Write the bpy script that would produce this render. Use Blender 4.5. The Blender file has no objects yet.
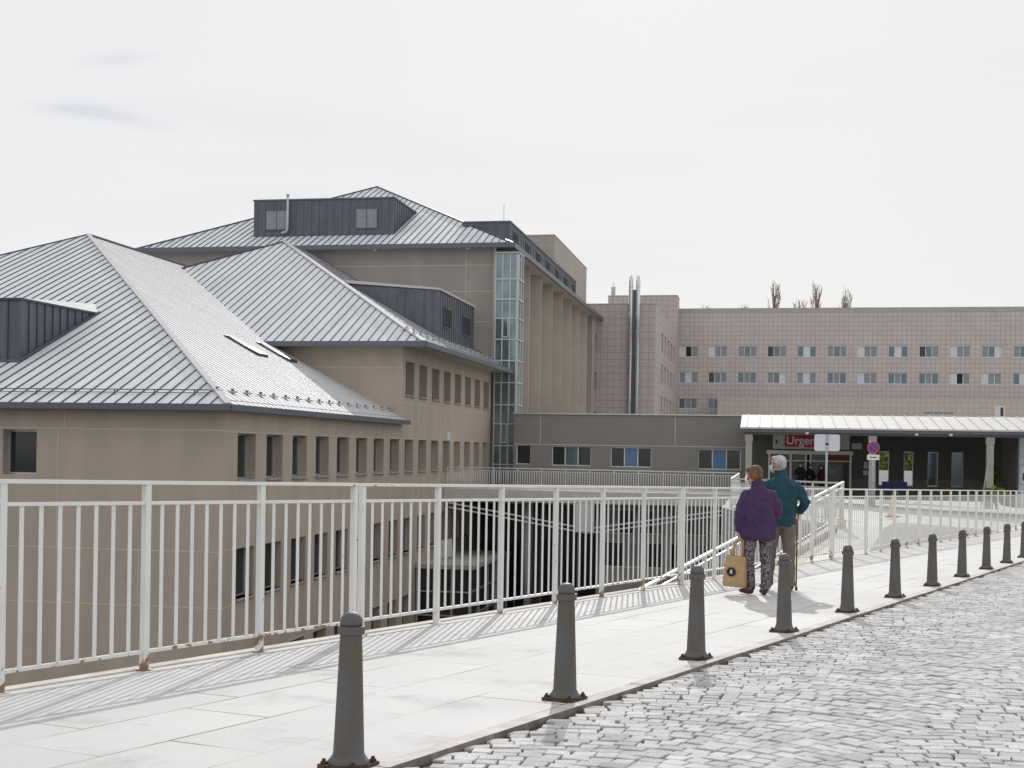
import bpy, bmesh, math, random
import numpy as np
from mathutils import Vector, Matrix
from mathutils.geometry import tessellate_polygon
R = math.radians
random.seed(7)
SC = bpy.context.scene
COL = SC.collection
EYE = 1.3                                   # eye height; all z below are measured from the eye and lifted by this
TH = math.atan(251 / 1300.)                 # the hospital's grid is turned by this
S_, C_ = math.sin(TH), math.cos(TH)
def b2w(t, s): return (s * S_ + t * C_, s * C_ - t * S_)
def ground(X, Y): return -1.3 - .0309 * Y + .0099 * X    # the sloping street, z from the eye

# ------------------------------------------------------------------ materials
MATS = {}
def mat(name, col, rough=.7, metal=0., var=.0, scale=3., bump=0., bscale=40., stretch=(1, 1, 1), spec=None, var2=None):
    if name in MATS: return MATS[name]
    m = bpy.data.materials.new(name); m.use_nodes = True; N = m.node_tree.nodes; L = m.node_tree.links
    p = N['Principled BSDF']; p.inputs['Base Color'].default_value = (*col, 1); p.inputs['Roughness'].default_value = rough
    p.inputs['Metallic'].default_value = metal
    if spec is not None: p.inputs['Specular IOR Level'].default_value = spec
    tc = N.new('ShaderNodeTexCoord'); mp = N.new('ShaderNodeMapping'); mp.inputs['Scale'].default_value = stretch
    L.new(tc.outputs['Object'], mp.inputs['Vector'])
    if var:
        nz = N.new('ShaderNodeTexNoise'); nz.inputs['Scale'].default_value = scale; nz.inputs['Detail'].default_value = 6
        L.new(mp.outputs[0], nz.inputs['Vector'])
        cr = N.new('ShaderNodeValToRGB'); cr.color_ramp.elements[0].position = .3; cr.color_ramp.elements[1].position = .7
        lo = var2 if var2 else tuple(c * (1 - var) for c in col)
        cr.color_ramp.elements[0].color = (*lo, 1); cr.color_ramp.elements[1].color = (*[min(1, c * (1 + var * .6)) for c in col], 1)
        L.new(nz.outputs['Fac'], cr.inputs[0]); L.new(cr.outputs[0], p.inputs['Base Color'])
    if bump:
        nb = N.new('ShaderNodeTexNoise'); nb.inputs['Scale'].default_value = bscale; nb.inputs['Detail'].default_value = 4
        L.new(mp.outputs[0], nb.inputs['Vector'])
        bp = N.new('ShaderNodeBump'); bp.inputs['Strength'].default_value = bump; bp.inputs['Distance'].default_value = .02
        L.new(nb.outputs['Fac'], bp.inputs['Height']); L.new(bp.outputs[0], p.inputs['Normal'])
    MATS[name] = m; return m

def tile_mat(name, c1, c2, mort, w, h, msize=.012, off=0., rot=None, rough=.6, blotch=.12, axes='side', loc=(0, 0, 0)):
    """tiles or slabs laid in metres; axes: which object axes carry the pattern"""
    m = bpy.data.materials.new(name); m.use_nodes = True; N = m.node_tree.nodes; L = m.node_tree.links
    p = N['Principled BSDF']; p.inputs['Roughness'].default_value = rough
    tc = N.new('ShaderNodeTexCoord'); sep = N.new('ShaderNodeSeparateXYZ'); cb = N.new('ShaderNodeCombineXYZ')
    L.new(tc.outputs['Object'], sep.inputs[0])
    if axes == 'wall':                      # x + y along the wall (walls follow one axis each), z up
        ad = N.new('ShaderNodeMath'); ad.operation = 'ADD'; L.new(sep.outputs[0], ad.inputs[0]); L.new(sep.outputs[1], ad.inputs[1])
        L.new(ad.outputs[0], cb.inputs[0]); L.new(sep.outputs[2], cb.inputs[1])
    else:
        L.new(sep.outputs[0], cb.inputs[0]); L.new(sep.outputs[1], cb.inputs[1])
    mp = N.new('ShaderNodeMapping'); L.new(cb.outputs[0], mp.inputs[0])
    mp.inputs['Location'].default_value = loc
    if rot: mp.inputs['Rotation'].default_value = (0, 0, rot)
    br = N.new('ShaderNodeTexBrick'); L.new(mp.outputs[0], br.inputs['Vector'])
    br.offset = off; br.squash = 1
    br.inputs['Color1'].default_value = (*c1, 1); br.inputs['Color2'].default_value = (*c2, 1); br.inputs['Mortar'].default_value = (*mort, 1)
    br.inputs['Scale'].default_value = 1; br.inputs['Mortar Size'].default_value = msize; br.inputs['Mortar Smooth'].default_value = .2
    br.inputs['Brick Width'].default_value = w; br.inputs['Row Height'].default_value = h
    nz = N.new('ShaderNodeTexNoise'); nz.inputs['Scale'].default_value = .5; nz.inputs['Detail'].default_value = 8; nz.inputs['Roughness'].default_value = .65
    L.new(tc.outputs['Object'], nz.inputs['Vector'])
    mr = N.new('ShaderNodeMapRange'); mr.inputs['From Min'].default_value = .3; mr.inputs['From Max'].default_value = .7
    mr.inputs['To Min'].default_value = 1 - blotch; mr.inputs['To Max'].default_value = 1 + blotch * .4
    L.new(nz.outputs['Fac'], mr.inputs['Value'])
    mx = N.new('ShaderNodeVectorMath'); mx.operation = 'SCALE'; L.new(br.outputs['Color'], mx.inputs[0]); L.new(mr.outputs[0], mx.inputs['Scale'])
    L.new(mx.outputs[0], p.inputs['Base Color'])
    MATS[name] = m; return m

WHITE = None
def white_paint():
    """off-white gloss paint with rust blooming near the foot (object z) and in small chips"""
    m = bpy.data.materials.new('railing_paint'); m.use_nodes = True; N = m.node_tree.nodes; L = m.node_tree.links
    p = N['Principled BSDF']; p.inputs['Roughness'].default_value = .45
    tc = N.new('ShaderNodeTexCoord'); sp = N.new('ShaderNodeSeparateXYZ'); L.new(tc.outputs['Object'], sp.inputs[0])
    nz = N.new('ShaderNodeTexNoise'); nz.inputs['Scale'].default_value = 14; nz.inputs['Detail'].default_value = 6; L.new(tc.outputs['Object'], nz.inputs['Vector'])
    mr = N.new('ShaderNodeMapRange'); mr.inputs['From Min'].default_value = -.05; mr.inputs['From Max'].default_value = .10
    mr.inputs['To Min'].default_value = .22; mr.inputs['To Max'].default_value = 0.; L.new(sp.outputs[2], mr.inputs['Value'])
    ad = N.new('ShaderNodeMath'); L.new(nz.outputs['Fac'], ad.inputs[0]); L.new(mr.outputs[0], ad.inputs[1])
    cr = N.new('ShaderNodeValToRGB'); e = cr.color_ramp.elements
    e[0].position = .69; e[0].color = (0, 0, 0, 1); e[1].position = .74; e[1].color = (1, 1, 1, 1); L.new(ad.outputs[0], cr.inputs[0])
    n2 = N.new('ShaderNodeTexNoise'); n2.inputs['Scale'].default_value = 2.5; L.new(tc.outputs['Object'], n2.inputs['Vector'])
    c2 = N.new('ShaderNodeValToRGB'); c2.color_ramp.elements[0].color = (.64, .64, .62, 1); c2.color_ramp.elements[1].color = (.8, .8, .78, 1)
    L.new(n2.outputs['Fac'], c2.inputs[0])
    mx = N.new('ShaderNodeMix'); mx.data_type = 'RGBA'; L.new(cr.outputs[0], mx.inputs[0]); L.new(c2.outputs[0], mx.inputs[6])
    mx.inputs[7].default_value = (.26, .17, .10, 1); L.new(mx.outputs[2], p.inputs['Base Color'])
    return m

M = dict(
    paint=white_paint(),
    white=mat('white_enamel', (.70, .70, .69), .4, var=.06, scale=5),
    stucco=mat('brown_render', (.485, .41, .345), .9, var=.11, scale=1.1, bump=.5, bscale=12, stretch=(1, 1, .25)),
    stucco_c=mat('tower_render', (.355, .325, .30), .9, var=.11, scale=.9, bump=.4, bscale=10, stretch=(1, 1, .25)),
    stucco_f=mat('fin_render', (.56, .495, .43), .9, var=.09, scale=.5, bump=.4, bscale=40),
    stucco_d=mat('grey_brown_render', (.245, .235, .222), .9, var=.06, scale=.5, bump=.3),
    joint=mat('cream_joint', (.62, .53, .43), .9),
    soffit=mat('soffit_cream', (.42, .39, .34), .8),
    zinc=mat('zinc_roof', (.70, .72, .75), .72, .0, var=.13, scale=1.0, bump=.12, bscale=3, stretch=(2.3, .2, .3), spec=.3),
    zinc_side=mat('zinc_roof_side', (.71, .715, .72), .8, .0, var=.13, scale=1.0, bump=.12, bscale=3, stretch=(.2, 2.3, .3), spec=.2),
    seam=mat('zinc_seam', (.075, .085, .11), .45, .4),  # dark tone carries the shade of the rib sides; trim shares it
    zdark=mat('dark_zinc', (.125, .137, .162), .5, .35, var=.2, scale=1.2, stretch=(3, 3, .5)),
    zdark2=mat('dark_zinc_edge', (.13, .15, .18), .45, .4),
    zlight=mat('pale_zinc_cap', (.54, .54, .56), .7, .0, spec=.2),
    glass=mat('dark_glass', (.028, .035, .038), .08, 0, spec=.5),
    glass_b=mat('blue_glass', (.10, .155, .19), .08, .25, spec=.9),
    glass_t=mat('tower_glass', (.22, .29, .31), .07, .45, var=.35, scale=.9, spec=.9),
    blind=mat('closed_blind', (.26, .29, .32), .5, var=.15, scale=4),
    blind_w=mat('pale_blind', (.62, .66, .68), .5),
    blue=mat('blue_blind', (.10, .20, .36), .5),
    frame_g=mat('tower_mullion', (.58, .62, .62), .4, .1),
    alu=mat('aluminium', (.55, .56, .57), .35, .6),
    steel=mat('stainless_steel', (.62, .64, .66), .22, .95),
    canopy=mat('canopy_sheet', (.60, .60, .60), .7, var=.06, scale=2, spec=.2),
    black=mat('black_pane', (.02, .02, .02), .8),  # flat opaque panes, no depth; the dark window inside is in the colour
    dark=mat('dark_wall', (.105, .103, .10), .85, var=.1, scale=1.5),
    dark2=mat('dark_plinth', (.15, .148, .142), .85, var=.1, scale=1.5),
    concrete=mat('pale_concrete', (.42, .41, .39), .85, var=.12, scale=1.2, bump=.2),
    concrete_l=mat('light_concrete', (.62, .60, .57), .85, var=.1, scale=2.0),
    column=mat('cast_column', (.36, .35, .32), .8, var=.1, scale=3),
    iron=mat('bollard_iron', (.085, .102, .122), .55, .25, var=.4, scale=6, bump=.45, bscale=60, stretch=(1, 1, .45), var2=(.115, .092, .066)),
    rust=mat('rusty_plate', (.085, .05, .038), .85, .1, var=.5, scale=22, bump=.5, bscale=60),
    kerb=mat('kerb_stone', (.58, .575, .565), .9, var=.2, scale=5, bump=.5, bscale=30, var2=(.46, .435, .41)), kerbshade=mat('kerb_face_shaded', (.24, .205, .185), .95, var=.4, scale=7, bump=.5, bscale=30),
    edge=mat('walk_edge', (.60, .585, .56), .9, var=.2, scale=4, var2=(.50, .45, .38)),
    joint_dirt=mat('joint_sand', (.06, .056, .052), .95, var=.3, scale=9),
    cobble=mat('granite_sett', (.62, .62, .62), .95, var=.22, scale=3.2, bump=.8, bscale=50, spec=.15),
    red=mat('sign_red', (.50, .012, .03), .4),
    grey_sign=mat('sign_grey', (.52, .53, .53), .4),
    letter=mat('sign_letter', (.9, .9, .88), .4),
    cream=mat('cream_frame', (.80, .78, .68), .5),
    cone=mat('cone_white', (.70, .60, .50), .6, var=.3, scale=8, var2=(.55, .34, .2)),
    cone_base=mat('cone_base', (.35, .24, .16), .8),
    orange=mat('faded_orange', (.5, .25, .12), .8),
    seatblue=mat('blue_plastic', (.012, .045, .22), .45),
    road_blue=mat('sign_blue', (.03, .07, .28), .4), road_red=mat('ring_red', (.45, .04, .05), .4),
    bark=mat('bare_twig', (.30, .25, .21), .9, var=.3),
    leaf_y=mat('yellow_leaf', (.26, .27, .05), .7, var=.4, scale=7), leaf_g=mat('green_leaf', (.07, .11, .03), .7, var=.4, scale=7),
    skin=mat('skin', (.52, .30, .22), .55), skin_m=mat('skin_ruddy', (.50, .26, .19), .55),
    coat_p=mat('purple_quilt', (.052, .020, .080), .75, var=.2, scale=9, bump=.7, bscale=22),
    coat_t=mat('teal_fleece', (.012, .060, .085), .9, var=.3, scale=8, bump=.6, bscale=24),
    pants_k=mat('khaki_cloth', (.17, .145, .12), .9, var=.22, scale=9, bump=.5, bscale=26),
    shoe=mat('brown_shoe', (.07, .032, .028), .6), shoe_d=mat('dark_shoe', (.06, .045, .04), .6),
    sole=mat('shoe_sole', (.10, .09, .08), .8),
    hair_w=mat('white_hair', (.52, .52, .52), .8, var=.45, scale=30, stretch=(1, 1, .3), bump=.8, bscale=90),
    hair_b=mat('auburn_hair', (.19, .10, .052), .7, var=.5, scale=26, stretch=(1, 1, .3), bump=.8, bscale=90),
    hair_d=mat('black_hair', (.015, .012, .012), .6),
    mask_b=mat('blue_mask', (.42, .62, .72), .8), mask_w=mat('white_mask', (.78, .78, .80), .8),
    bag=mat('jute_bag', (.48, .33, .18), .9, var=.16, scale=10, bump=.4, bscale=60),
    ink=mat('black_ink', (.01, .01, .012), .6),
    cane=mat('cane_wood', (.10, .055, .04), .5, var=.6, scale=30, stretch=(.2, .2, 1)),
    cloth_d=mat('dark_cloth', (.022, .022, .026), .9), cloth_r=mat('maroon_cloth', (.07, .018, .022), .9),
    paper=mat('poster_paper', (.62, .68, .72), .6, var=.3, scale=6), poster=mat('poster_red', (.16, .04, .025), .6),
    lilac=mat('sign_back', (.60, .62, .68), .45, .1),
    pole=mat('galvanised_pole', (.40, .43, .46), .4, .5),
)
def floral():
    m = bpy.data.materials.new('patterned_leggings'); m.use_nodes = True; N = m.node_tree.nodes; L = m.node_tree.links
    p = N['Principled BSDF']; p.inputs['Roughness'].default_value = .85
    tc = N.new('ShaderNodeTexCoord'); v = N.new('ShaderNodeTexNoise'); v.inputs['Scale'].default_value = 22; v.inputs['Distortion'].default_value = 2.2
    L.new(tc.outputs['Object'], v.inputs['Vector']); cr = N.new('ShaderNodeValToRGB'); e = cr.color_ramp.elements
    e[0].position = .47; e[0].color = (.035, .028, .045, 1); e[1].position = .53; e[1].color = (.24, .20, .22, 1)
    L.new(v.outputs['Fac'], cr.inputs[0]); L.new(cr.outputs[0], p.inputs['Base Color']); return m
M['floral'] = floral()
M['brick'] = tile_mat('brown_tile_cladding', (.57, .515, .492), (.54, .488, .466), (.42, .372, .365), .52, .52, .05, axes='wall', blotch=.10)
M['brick_s'] = tile_mat('brown_tile_cladding_near', (.52, .455, .44), (.49, .43, .41), (.34, .29, .275), .62, .62, .03, axes='wall', blotch=.10)
M['brick_l'] = tile_mat('pink_tile_cladding', (.56, .48, .44), (.53, .455, .415), (.42, .355, .33), .62, .62, .03, axes='wall', blotch=.08)
M['tower_tile'] = tile_mat('pale_tile_cladding', (.40, .36, .32), (.385, .345, .305), (.30, .27, .24), .62, .62, .02, axes='wall', blotch=.08)

# ------------------------------------------------------------------ mesh builder and tagging
ORG = {}
class MB:
    def __init__(self): self.v = []; self.f = []; self.mi = []; self.ms = []; self.sm = []
    def m(self, mt):
        if mt not in self.ms: self.ms.append(mt)
        return self.ms.index(mt)
    def poly(self, pts, mt, smooth=False):
        b = len(self.v); self.v += [tuple(p) for p in pts]; self.f.append(tuple(range(b, b + len(pts)))); self.mi.append(self.m(mt)); self.sm.append(smooth)
    def box(self, x0, x1, y0, y1, z0, z1, mt):
        c = [(x0, y0, z0), (x1, y0, z0), (x1, y1, z0), (x0, y1, z0), (x0, y0, z1), (x1, y0, z1), (x1, y1, z1), (x0, y1, z1)]
        self.hexa(c, mt)
    def hexa(self, c, mt):
        b = len(self.v); self.v += [tuple(p) for p in c]; k = self.m(mt)
        for q in ((0, 3, 2, 1), (4, 5, 6, 7), (0, 1, 5, 4), (1, 2, 6, 5), (2, 3, 7, 6), (3, 0, 4, 7)):
            self.f.append(tuple(b + i for i in q)); self.mi.append(k); self.sm.append(False)
    def bar(self, p, q, w, h, mt, up=(0, 0, 1)):
        """rectangular bar from p to q, w across and h along 'up'"""
        p, q, up = Vector(p), Vector(q), Vector(up); d = (q - p).normalized(); sd = d.cross(up)
        if sd.length < 1e-4: sd = d.cross(Vector((1, 0, 0)))
        sd.normalize(); u = sd.cross(d)
        c = []
        for e in (p, q):
            for a, b in ((-1, -1), (1, -1), (1, 1), (-1, 1)): c.append(e + sd * (a * w / 2) + u * (b * h / 2))
        self.hexa([c[0], c[1], c[2], c[3], c[4], c[5], c[6], c[7]], mt)
    def ring(self, rings, mt, smooth=True, cap=True):
        b = len(self.v); n = len(rings[0]); k = self.m(mt)
        for r in rings: self.v += [tuple(p) for p in r]
        for i in range(len(rings) - 1):
            for j in range(n):
                a, c = b + i * n + j, b + i * n + (j + 1) % n
                self.f.append((a, c, c + n, a + n)); self.mi.append(k); self.sm.append(smooth)
        if cap:
            self.f.append(tuple(b + j for j in reversed(range(n)))); self.mi.append(k); self.sm.append(False)
            self.f.append(tuple(b + (len(rings) - 1) * n + j for j in range(n))); self.mi.append(k); self.sm.append(False)
    def lathe(self, c, prof, mt, n=20, smooth=True):
        self.ring([[(c[0] + r * math.cos(2 * math.pi * j / n), c[1] + r * math.sin(2 * math.pi * j / n), c[2] + z) for j in range(n)] for r, z in prof], mt, smooth)
    def tube(self, pts, rads, mt, n=10, side=(1, 0, 0), smooth=True):
        pts = [Vector(p) for p in pts]; rs = []
        for i, p in enumerate(pts):
            d = (pts[min(i + 1, len(pts) - 1)] - pts[max(i - 1, 0)]).normalized()
            sd = Vector(side) - d * d.dot(Vector(side))
            if sd.length < .05: sd = Vector((0, 1, 0)) - d * d.y
            sd.normalize(); o = d.cross(sd)
            r = rads[i] if isinstance(rads, (list, tuple)) else rads
            ra, rb = r if isinstance(r, (list, tuple)) else (r, r)
            rs.append([p + sd * (ra * math.cos(2 * math.pi * j / n)) + o * (rb * math.sin(2 * math.pi * j / n)) for j in range(n)])
        self.ring(rs, mt, smooth)
    def ell(self, c, r, mt, n=14, rot=None):
        c = Vector(c); rs = []
        for i in range(1, n):
            a = math.pi * i / n; zz = -math.cos(a); q = math.sin(a)
            rg = []
            for j in range(n):
                p = Vector((r[0] * q * math.cos(2 * math.pi * j / n), r[1] * q * math.sin(2 * math.pi * j / n), r[2] * zz))
                if rot: p = rot @ p
                rg.append(c + p)
            rs.append(rg)
        self.ring(rs, mt)
    def mesh(self, name, org=(0, 0, 0)):
        me = bpy.data.meshes.new(name)
        me.from_pydata([(v[0] - org[0], v[1] - org[1], v[2] - org[2]) for v in self.v], [], self.f)
        for mt in self.ms: me.materials.append(M[mt])
        me.polygons.foreach_set('material_index', self.mi); me.polygons.foreach_set('use_smooth', self.sm)
        me.update(); return me
    def part(self, name, parent, label=None):
        o = bpy.data.objects.new(name, self.mesh(name, ORG[parent.name])); COL.objects.link(o); o.parent = parent
        ORG[o.name] = ORG[parent.name]
        if label: o['label'] = label
        return o
    def top(self, name, org, frame='W', kind=None, label=None, cat=None, group=None):
        o = bpy.data.objects.new(name, self.mesh(name, org)); COL.objects.link(o); place(o, org, frame); ORG[o.name] = org
        tag(o, label, cat, group, kind); return o
def place(o, org, frame):
    if frame == 'B':
        x, y = b2w(org[0], org[1]); o.location = (x, y, org[2] + EYE); o.rotation_euler = (0, 0, -TH)
    else: o.location = (org[0], org[1], org[2] + EYE)
def tag(o, label=None, cat=None, group=None, kind=None):
    if label: o['label'] = label
    if cat: o['category'] = cat
    if group: o['group'] = group
    if kind: o['kind'] = kind
def thing(name, label, cat, org, frame='W', rz=None, group=None):
    o = bpy.data.objects.new(name, None); o.empty_display_size = .3; COL.objects.link(o); place(o, org, frame); ORG[o.name] = org
    if rz is not None: o.rotation_euler = (0, 0, rz)
    tag(o, label, cat, group); return o
def copy_tree(o, parent=None):
    c = o.copy(); COL.objects.link(c); c.parent = parent
    for ch in list(o.children): copy_tree(ch, c)
    return c

# ------------------------------------------------------------------ camera, world, sun
f, roll = 1300., .015
cam = bpy.data.cameras.new('camera'); co = bpy.data.objects.new('camera', cam); COL.objects.link(co)
cam.sensor_width = 36; cam.lens = 36 * f / 1024; cam.shift_y = 65.2 / 1024; cam.clip_start = .1; cam.clip_end = 5000
co.matrix_world = Matrix.Translation((0, 0, EYE)) @ Matrix.Rotation(R(90), 4, 'X') @ Matrix.Rotation(roll, 4, 'Z')
SC.camera = co
ELEV, AZ = R(27.5), R(5.3)
w = bpy.data.worlds.new('World'); SC.world = w; w.use_nodes = True; N = w.node_tree.nodes; L = w.node_tree.links
bg = N['Background']; bg.inputs['Strength'].default_value = .1
sky = N.new('ShaderNodeTexSky'); sky.sky_type = 'NISHITA'; sky.sun_disc = False; sky.sun_elevation = ELEV; sky.sun_rotation = AZ
sky.air_density = 1.0; sky.dust_density = 1.0; L.new(sky.outputs[0], bg.inputs[0])
bg2 = N.new('ShaderNodeBackground')                     # the thin bright overcast veil
tc = N.new('ShaderNodeTexCoord'); mp = N.new('ShaderNodeMapping'); mp.inputs['Scale'].default_value = (1.2, 1.2, 9); L.new(tc.outputs['Generated'], mp.inputs[0])
nz = N.new('ShaderNodeTexNoise'); nz.inputs['Scale'].default_value = 2.2; nz.inputs['Detail'].default_value = 5; L.new(mp.outputs[0], nz.inputs['Vector'])
cr = N.new('ShaderNodeValToRGB'); e = cr.color_ramp.elements; e[0].position = .30; e[0].color = (.825, .83, .845, 1); e[1].position = .43; e[1].color = (.858, .858, .862, 1)
L.new(nz.outputs['Fac'], cr.inputs[0])
def wmath(op, a, b=None, c=None):
    n = N.new('ShaderNodeMath'); n.operation = op
    for i, v in enumerate((a, b, c)):
        if v is None: continue
        if isinstance(v, (int, float)): n.inputs[i].default_value = v
        else: L.new(v, n.inputs[i])
    return n.outputs[0]
sx = N.new('ShaderNodeSeparateXYZ'); L.new(tc.outputs['Generated'], sx.inputs[0])
cu_, cv_ = wmath('DIVIDE', sx.outputs[0], sx.outputs[1]), wmath('DIVIDE', sx.outputs[2], sx.outputs[1])
wob = wmath('MULTIPLY_ADD', nz.outputs['Fac'], .03, -.015); tot = None       # two thin grey wisps, upper left
for u0, v0, wu, wv, tilt_, am in ((-.308, .296, .028, .0065, .12, .6), (-.338, .253, .030, .0055, -.06, 1.), (-.300, .246, .034, .005, -.16, .6)):
    du = wmath('SUBTRACT', cu_, u0); dv = wmath('ADD', wmath('SUBTRACT', cv_, v0), wmath('MULTIPLY_ADD', du, -tilt_, wob))
    g = wmath('ADD', wmath('POWER', wmath('ABSOLUTE', wmath('DIVIDE', du, wu)), 2.), wmath('POWER', wmath('ABSOLUTE', wmath('DIVIDE', dv, wv)), 2.))
    g = wmath('MULTIPLY', wmath('EXPONENT', wmath('MULTIPLY', g, -1.)), am); tot = g if tot is None else wmath('ADD', tot, g)
cm = N.new('ShaderNodeMix'); cm.data_type = 'RGBA'; L.new(wmath('MULTIPLY', tot, wmath('GREATER_THAN', sx.outputs[1], 0.)), cm.inputs[0]); L.new(cr.outputs[0], cm.inputs[6]); cm.inputs[7].default_value = (.72, .735, .79, 1)
L.new(cm.outputs[2], bg2.inputs[0]); bg2.inputs['Strength'].default_value = 1.0
mx = N.new('ShaderNodeMixShader'); mx.inputs[0].default_value = .965; L.new(bg.outputs[0], mx.inputs[1]); L.new(bg2.outputs[0], mx.inputs[2])
L.new(mx.outputs[0], N['World Output'].inputs[0])
sl = bpy.data.lights.new('sun', 'SUN'); sl.energy = 2.5; sl.angle = R(.6); sl.color = (1, .965, .91)
so = bpy.data.objects.new('sun', sl); COL.objects.link(so)
sv = Vector((math.sin(AZ) * math.cos(ELEV), math.cos(AZ) * math.cos(ELEV), math.sin(ELEV)))
so.rotation_euler = sv.to_track_quat('Z', 'Y').to_euler(); so.location = (0, 0, 60)
SC.view_settings.view_transform = 'Standard'; SC.view_settings.look = 'None'; SC.view_settings.exposure = 0; SC.view_settings.gamma = 1

# ------------------------------------------------------------------ street geometry
UF = Vector((.492, .8706)); UF.normalize(); NF = Vector((-UF.y, UF.x))         # railing line, NF points away from the walk
F0 = Vector((-3.18, 8.19))
def fp(a, off=0): return F0 + UF * a + NF * off
UK = Vector((.4850, .8745)); UK.normalize(); NK = Vector((UK.y, -UK.x))        # kerb line, NK points to the road
K0 = Vector((-.55, 6.05))
def kp(a, off=0): return K0 + UK * a + NK * off
def g3(p, dz=0): return (p[0], p[1], ground(p[0], p[1]) + dz)

# pavement slabs
M['slab'] = tile_mat('granite_slabs', (.60, .602, .605), (.565, .568, .57), (.30, .295, .29), 1.25, .62, .009, off=.37, rot=math.atan2(UK.x, UK.y) - math.pi / 2, axes='floor', rough=.8, blotch=.10, loc=(0, .2, 0))
def slab_extra():
    m = M['slab']; N = m.node_tree.nodes; L = m.node_tree.links; p = N['Principled BSDF']
    src = p.inputs['Base Color'].links[0].from_socket
    tc = N.new('ShaderNodeTexCoord'); n = N.new('ShaderNodeTexNoise'); n.inputs['Scale'].default_value = 1.3; n.inputs['Detail'].default_value = 9; n.inputs['Roughness'].default_value = .7
    L.new(tc.outputs['Object'], n.inputs['Vector'])
    mr = N.new('ShaderNodeMapRange'); mr.inputs['From Min'].default_value = .54; mr.inputs['From Max'].default_value = .74; mr.inputs['To Min'].default_value = 1; mr.inputs['To Max'].default_value = .66
    L.new(n.outputs['Fac'], mr.inputs['Value'])
    n2 = N.new('ShaderNodeTexNoise'); n2.inputs['Scale'].default_value = 60; n2.inputs['Detail'].default_value = 3; L.new(tc.outputs['Object'], n2.inputs['Vector'])
    m2 = N.new('ShaderNodeMapRange'); m2.inputs['To Min'].default_value = .9; m2.inputs['To Max'].default_value = 1.08; L.new(n2.outputs['Fac'], m2.inputs['Value'])
    mu = N.new('ShaderNodeMath'); mu.operation = 'MULTIPLY'; L.new(mr.outputs[0], mu.inputs[0]); L.new(m2.outputs[0], mu.inputs[1])
    sc = N.new('ShaderNodeVectorMath'); sc.operation = 'SCALE'; L.new(src, sc.inputs[0]); L.new(mu.outputs[0], sc.inputs['Scale']); L.new(sc.outputs[0], p.inputs['Base Color'])
slab_extra()
def faint_joints():
    m = M['slab']; N = m.node_tree.nodes; L = m.node_tree.links; br = [n for n in N if n.type == 'TEX_BRICK'][0]
    tc = N.new('ShaderNodeTexCoord'); n = N.new('ShaderNodeTexNoise'); n.inputs['Scale'].default_value = .9; n.inputs['Detail'].default_value = 3; L.new(tc.outputs['Object'], n.inputs['Vector'])
    c = N.new('ShaderNodeValToRGB'); e = c.color_ramp.elements; e[0].position = .44; e[0].color = (.50, .50, .495, 1); e[1].position = .60; e[1].color = (.16, .14, .13, 1)
    L.new(n.outputs['Fac'], c.inputs[0]); L.new(c.outputs[0], br.inputs['Mortar'])
faint_joints()
mb = MB()
AL = [-14, -6, 0, 6, 12, 18, 24, 32, 42, 55, 75, 110]
for a, b in zip(AL[:-1], AL[1:]):
    l0, l1 = fp(a, .10), fp(b, .10)
    r0 = kp(a - 1.9, -.10); r1 = kp(b - 1.9, -.10)
    mb.poly([g3(l0), g3(r0), g3(r1), g3(l1)], 'slab')
walk = mb.top('pavement', (0, 0, 0), kind='structure')
mb = MB()
for a, b in zip(AL[:-1], AL[1:]):                      # raised stone lip under the railing and the wall down to the yard
    for z0, z1, o0, o1, mt in ((-.0, .012, .03, .15, 'edge'), (-8.6, -.004, .02, .15, 'concrete')):
        c = []
        for zz in (z0, z1):
            for (q, o) in ((a, o0), (b, o0), (b, o1), (a, o1)):
                p = fp(q, o); c.append((p.x, p.y, ground(p.x, p.y) + zz))
        mb.hexa(c, mt)
mb.top('retaining_wall', (0, 0, 0), label='pale concrete retaining wall with stained lip carrying the street railing', cat='wall')
mb = MB()
for i in range(90):                                    # kerb stones
    a0 = -9 + i * 1.0; a1 = a0 + .992; c = []
    j = random.uniform(-.002, .002)
    for zz in (-.20, .0035 + j):
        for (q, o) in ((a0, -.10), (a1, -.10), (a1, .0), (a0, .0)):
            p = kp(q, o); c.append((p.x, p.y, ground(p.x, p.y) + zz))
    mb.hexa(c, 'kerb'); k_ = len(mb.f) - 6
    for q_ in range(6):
        if q_ not in (1,): mb.mi[k_ + q_] = mb.m('kerbshade')  # all faces but the top: brown stone with the face's shade in its colour
mb.top('kerb', (0, 0, 0), kind='structure')
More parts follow.
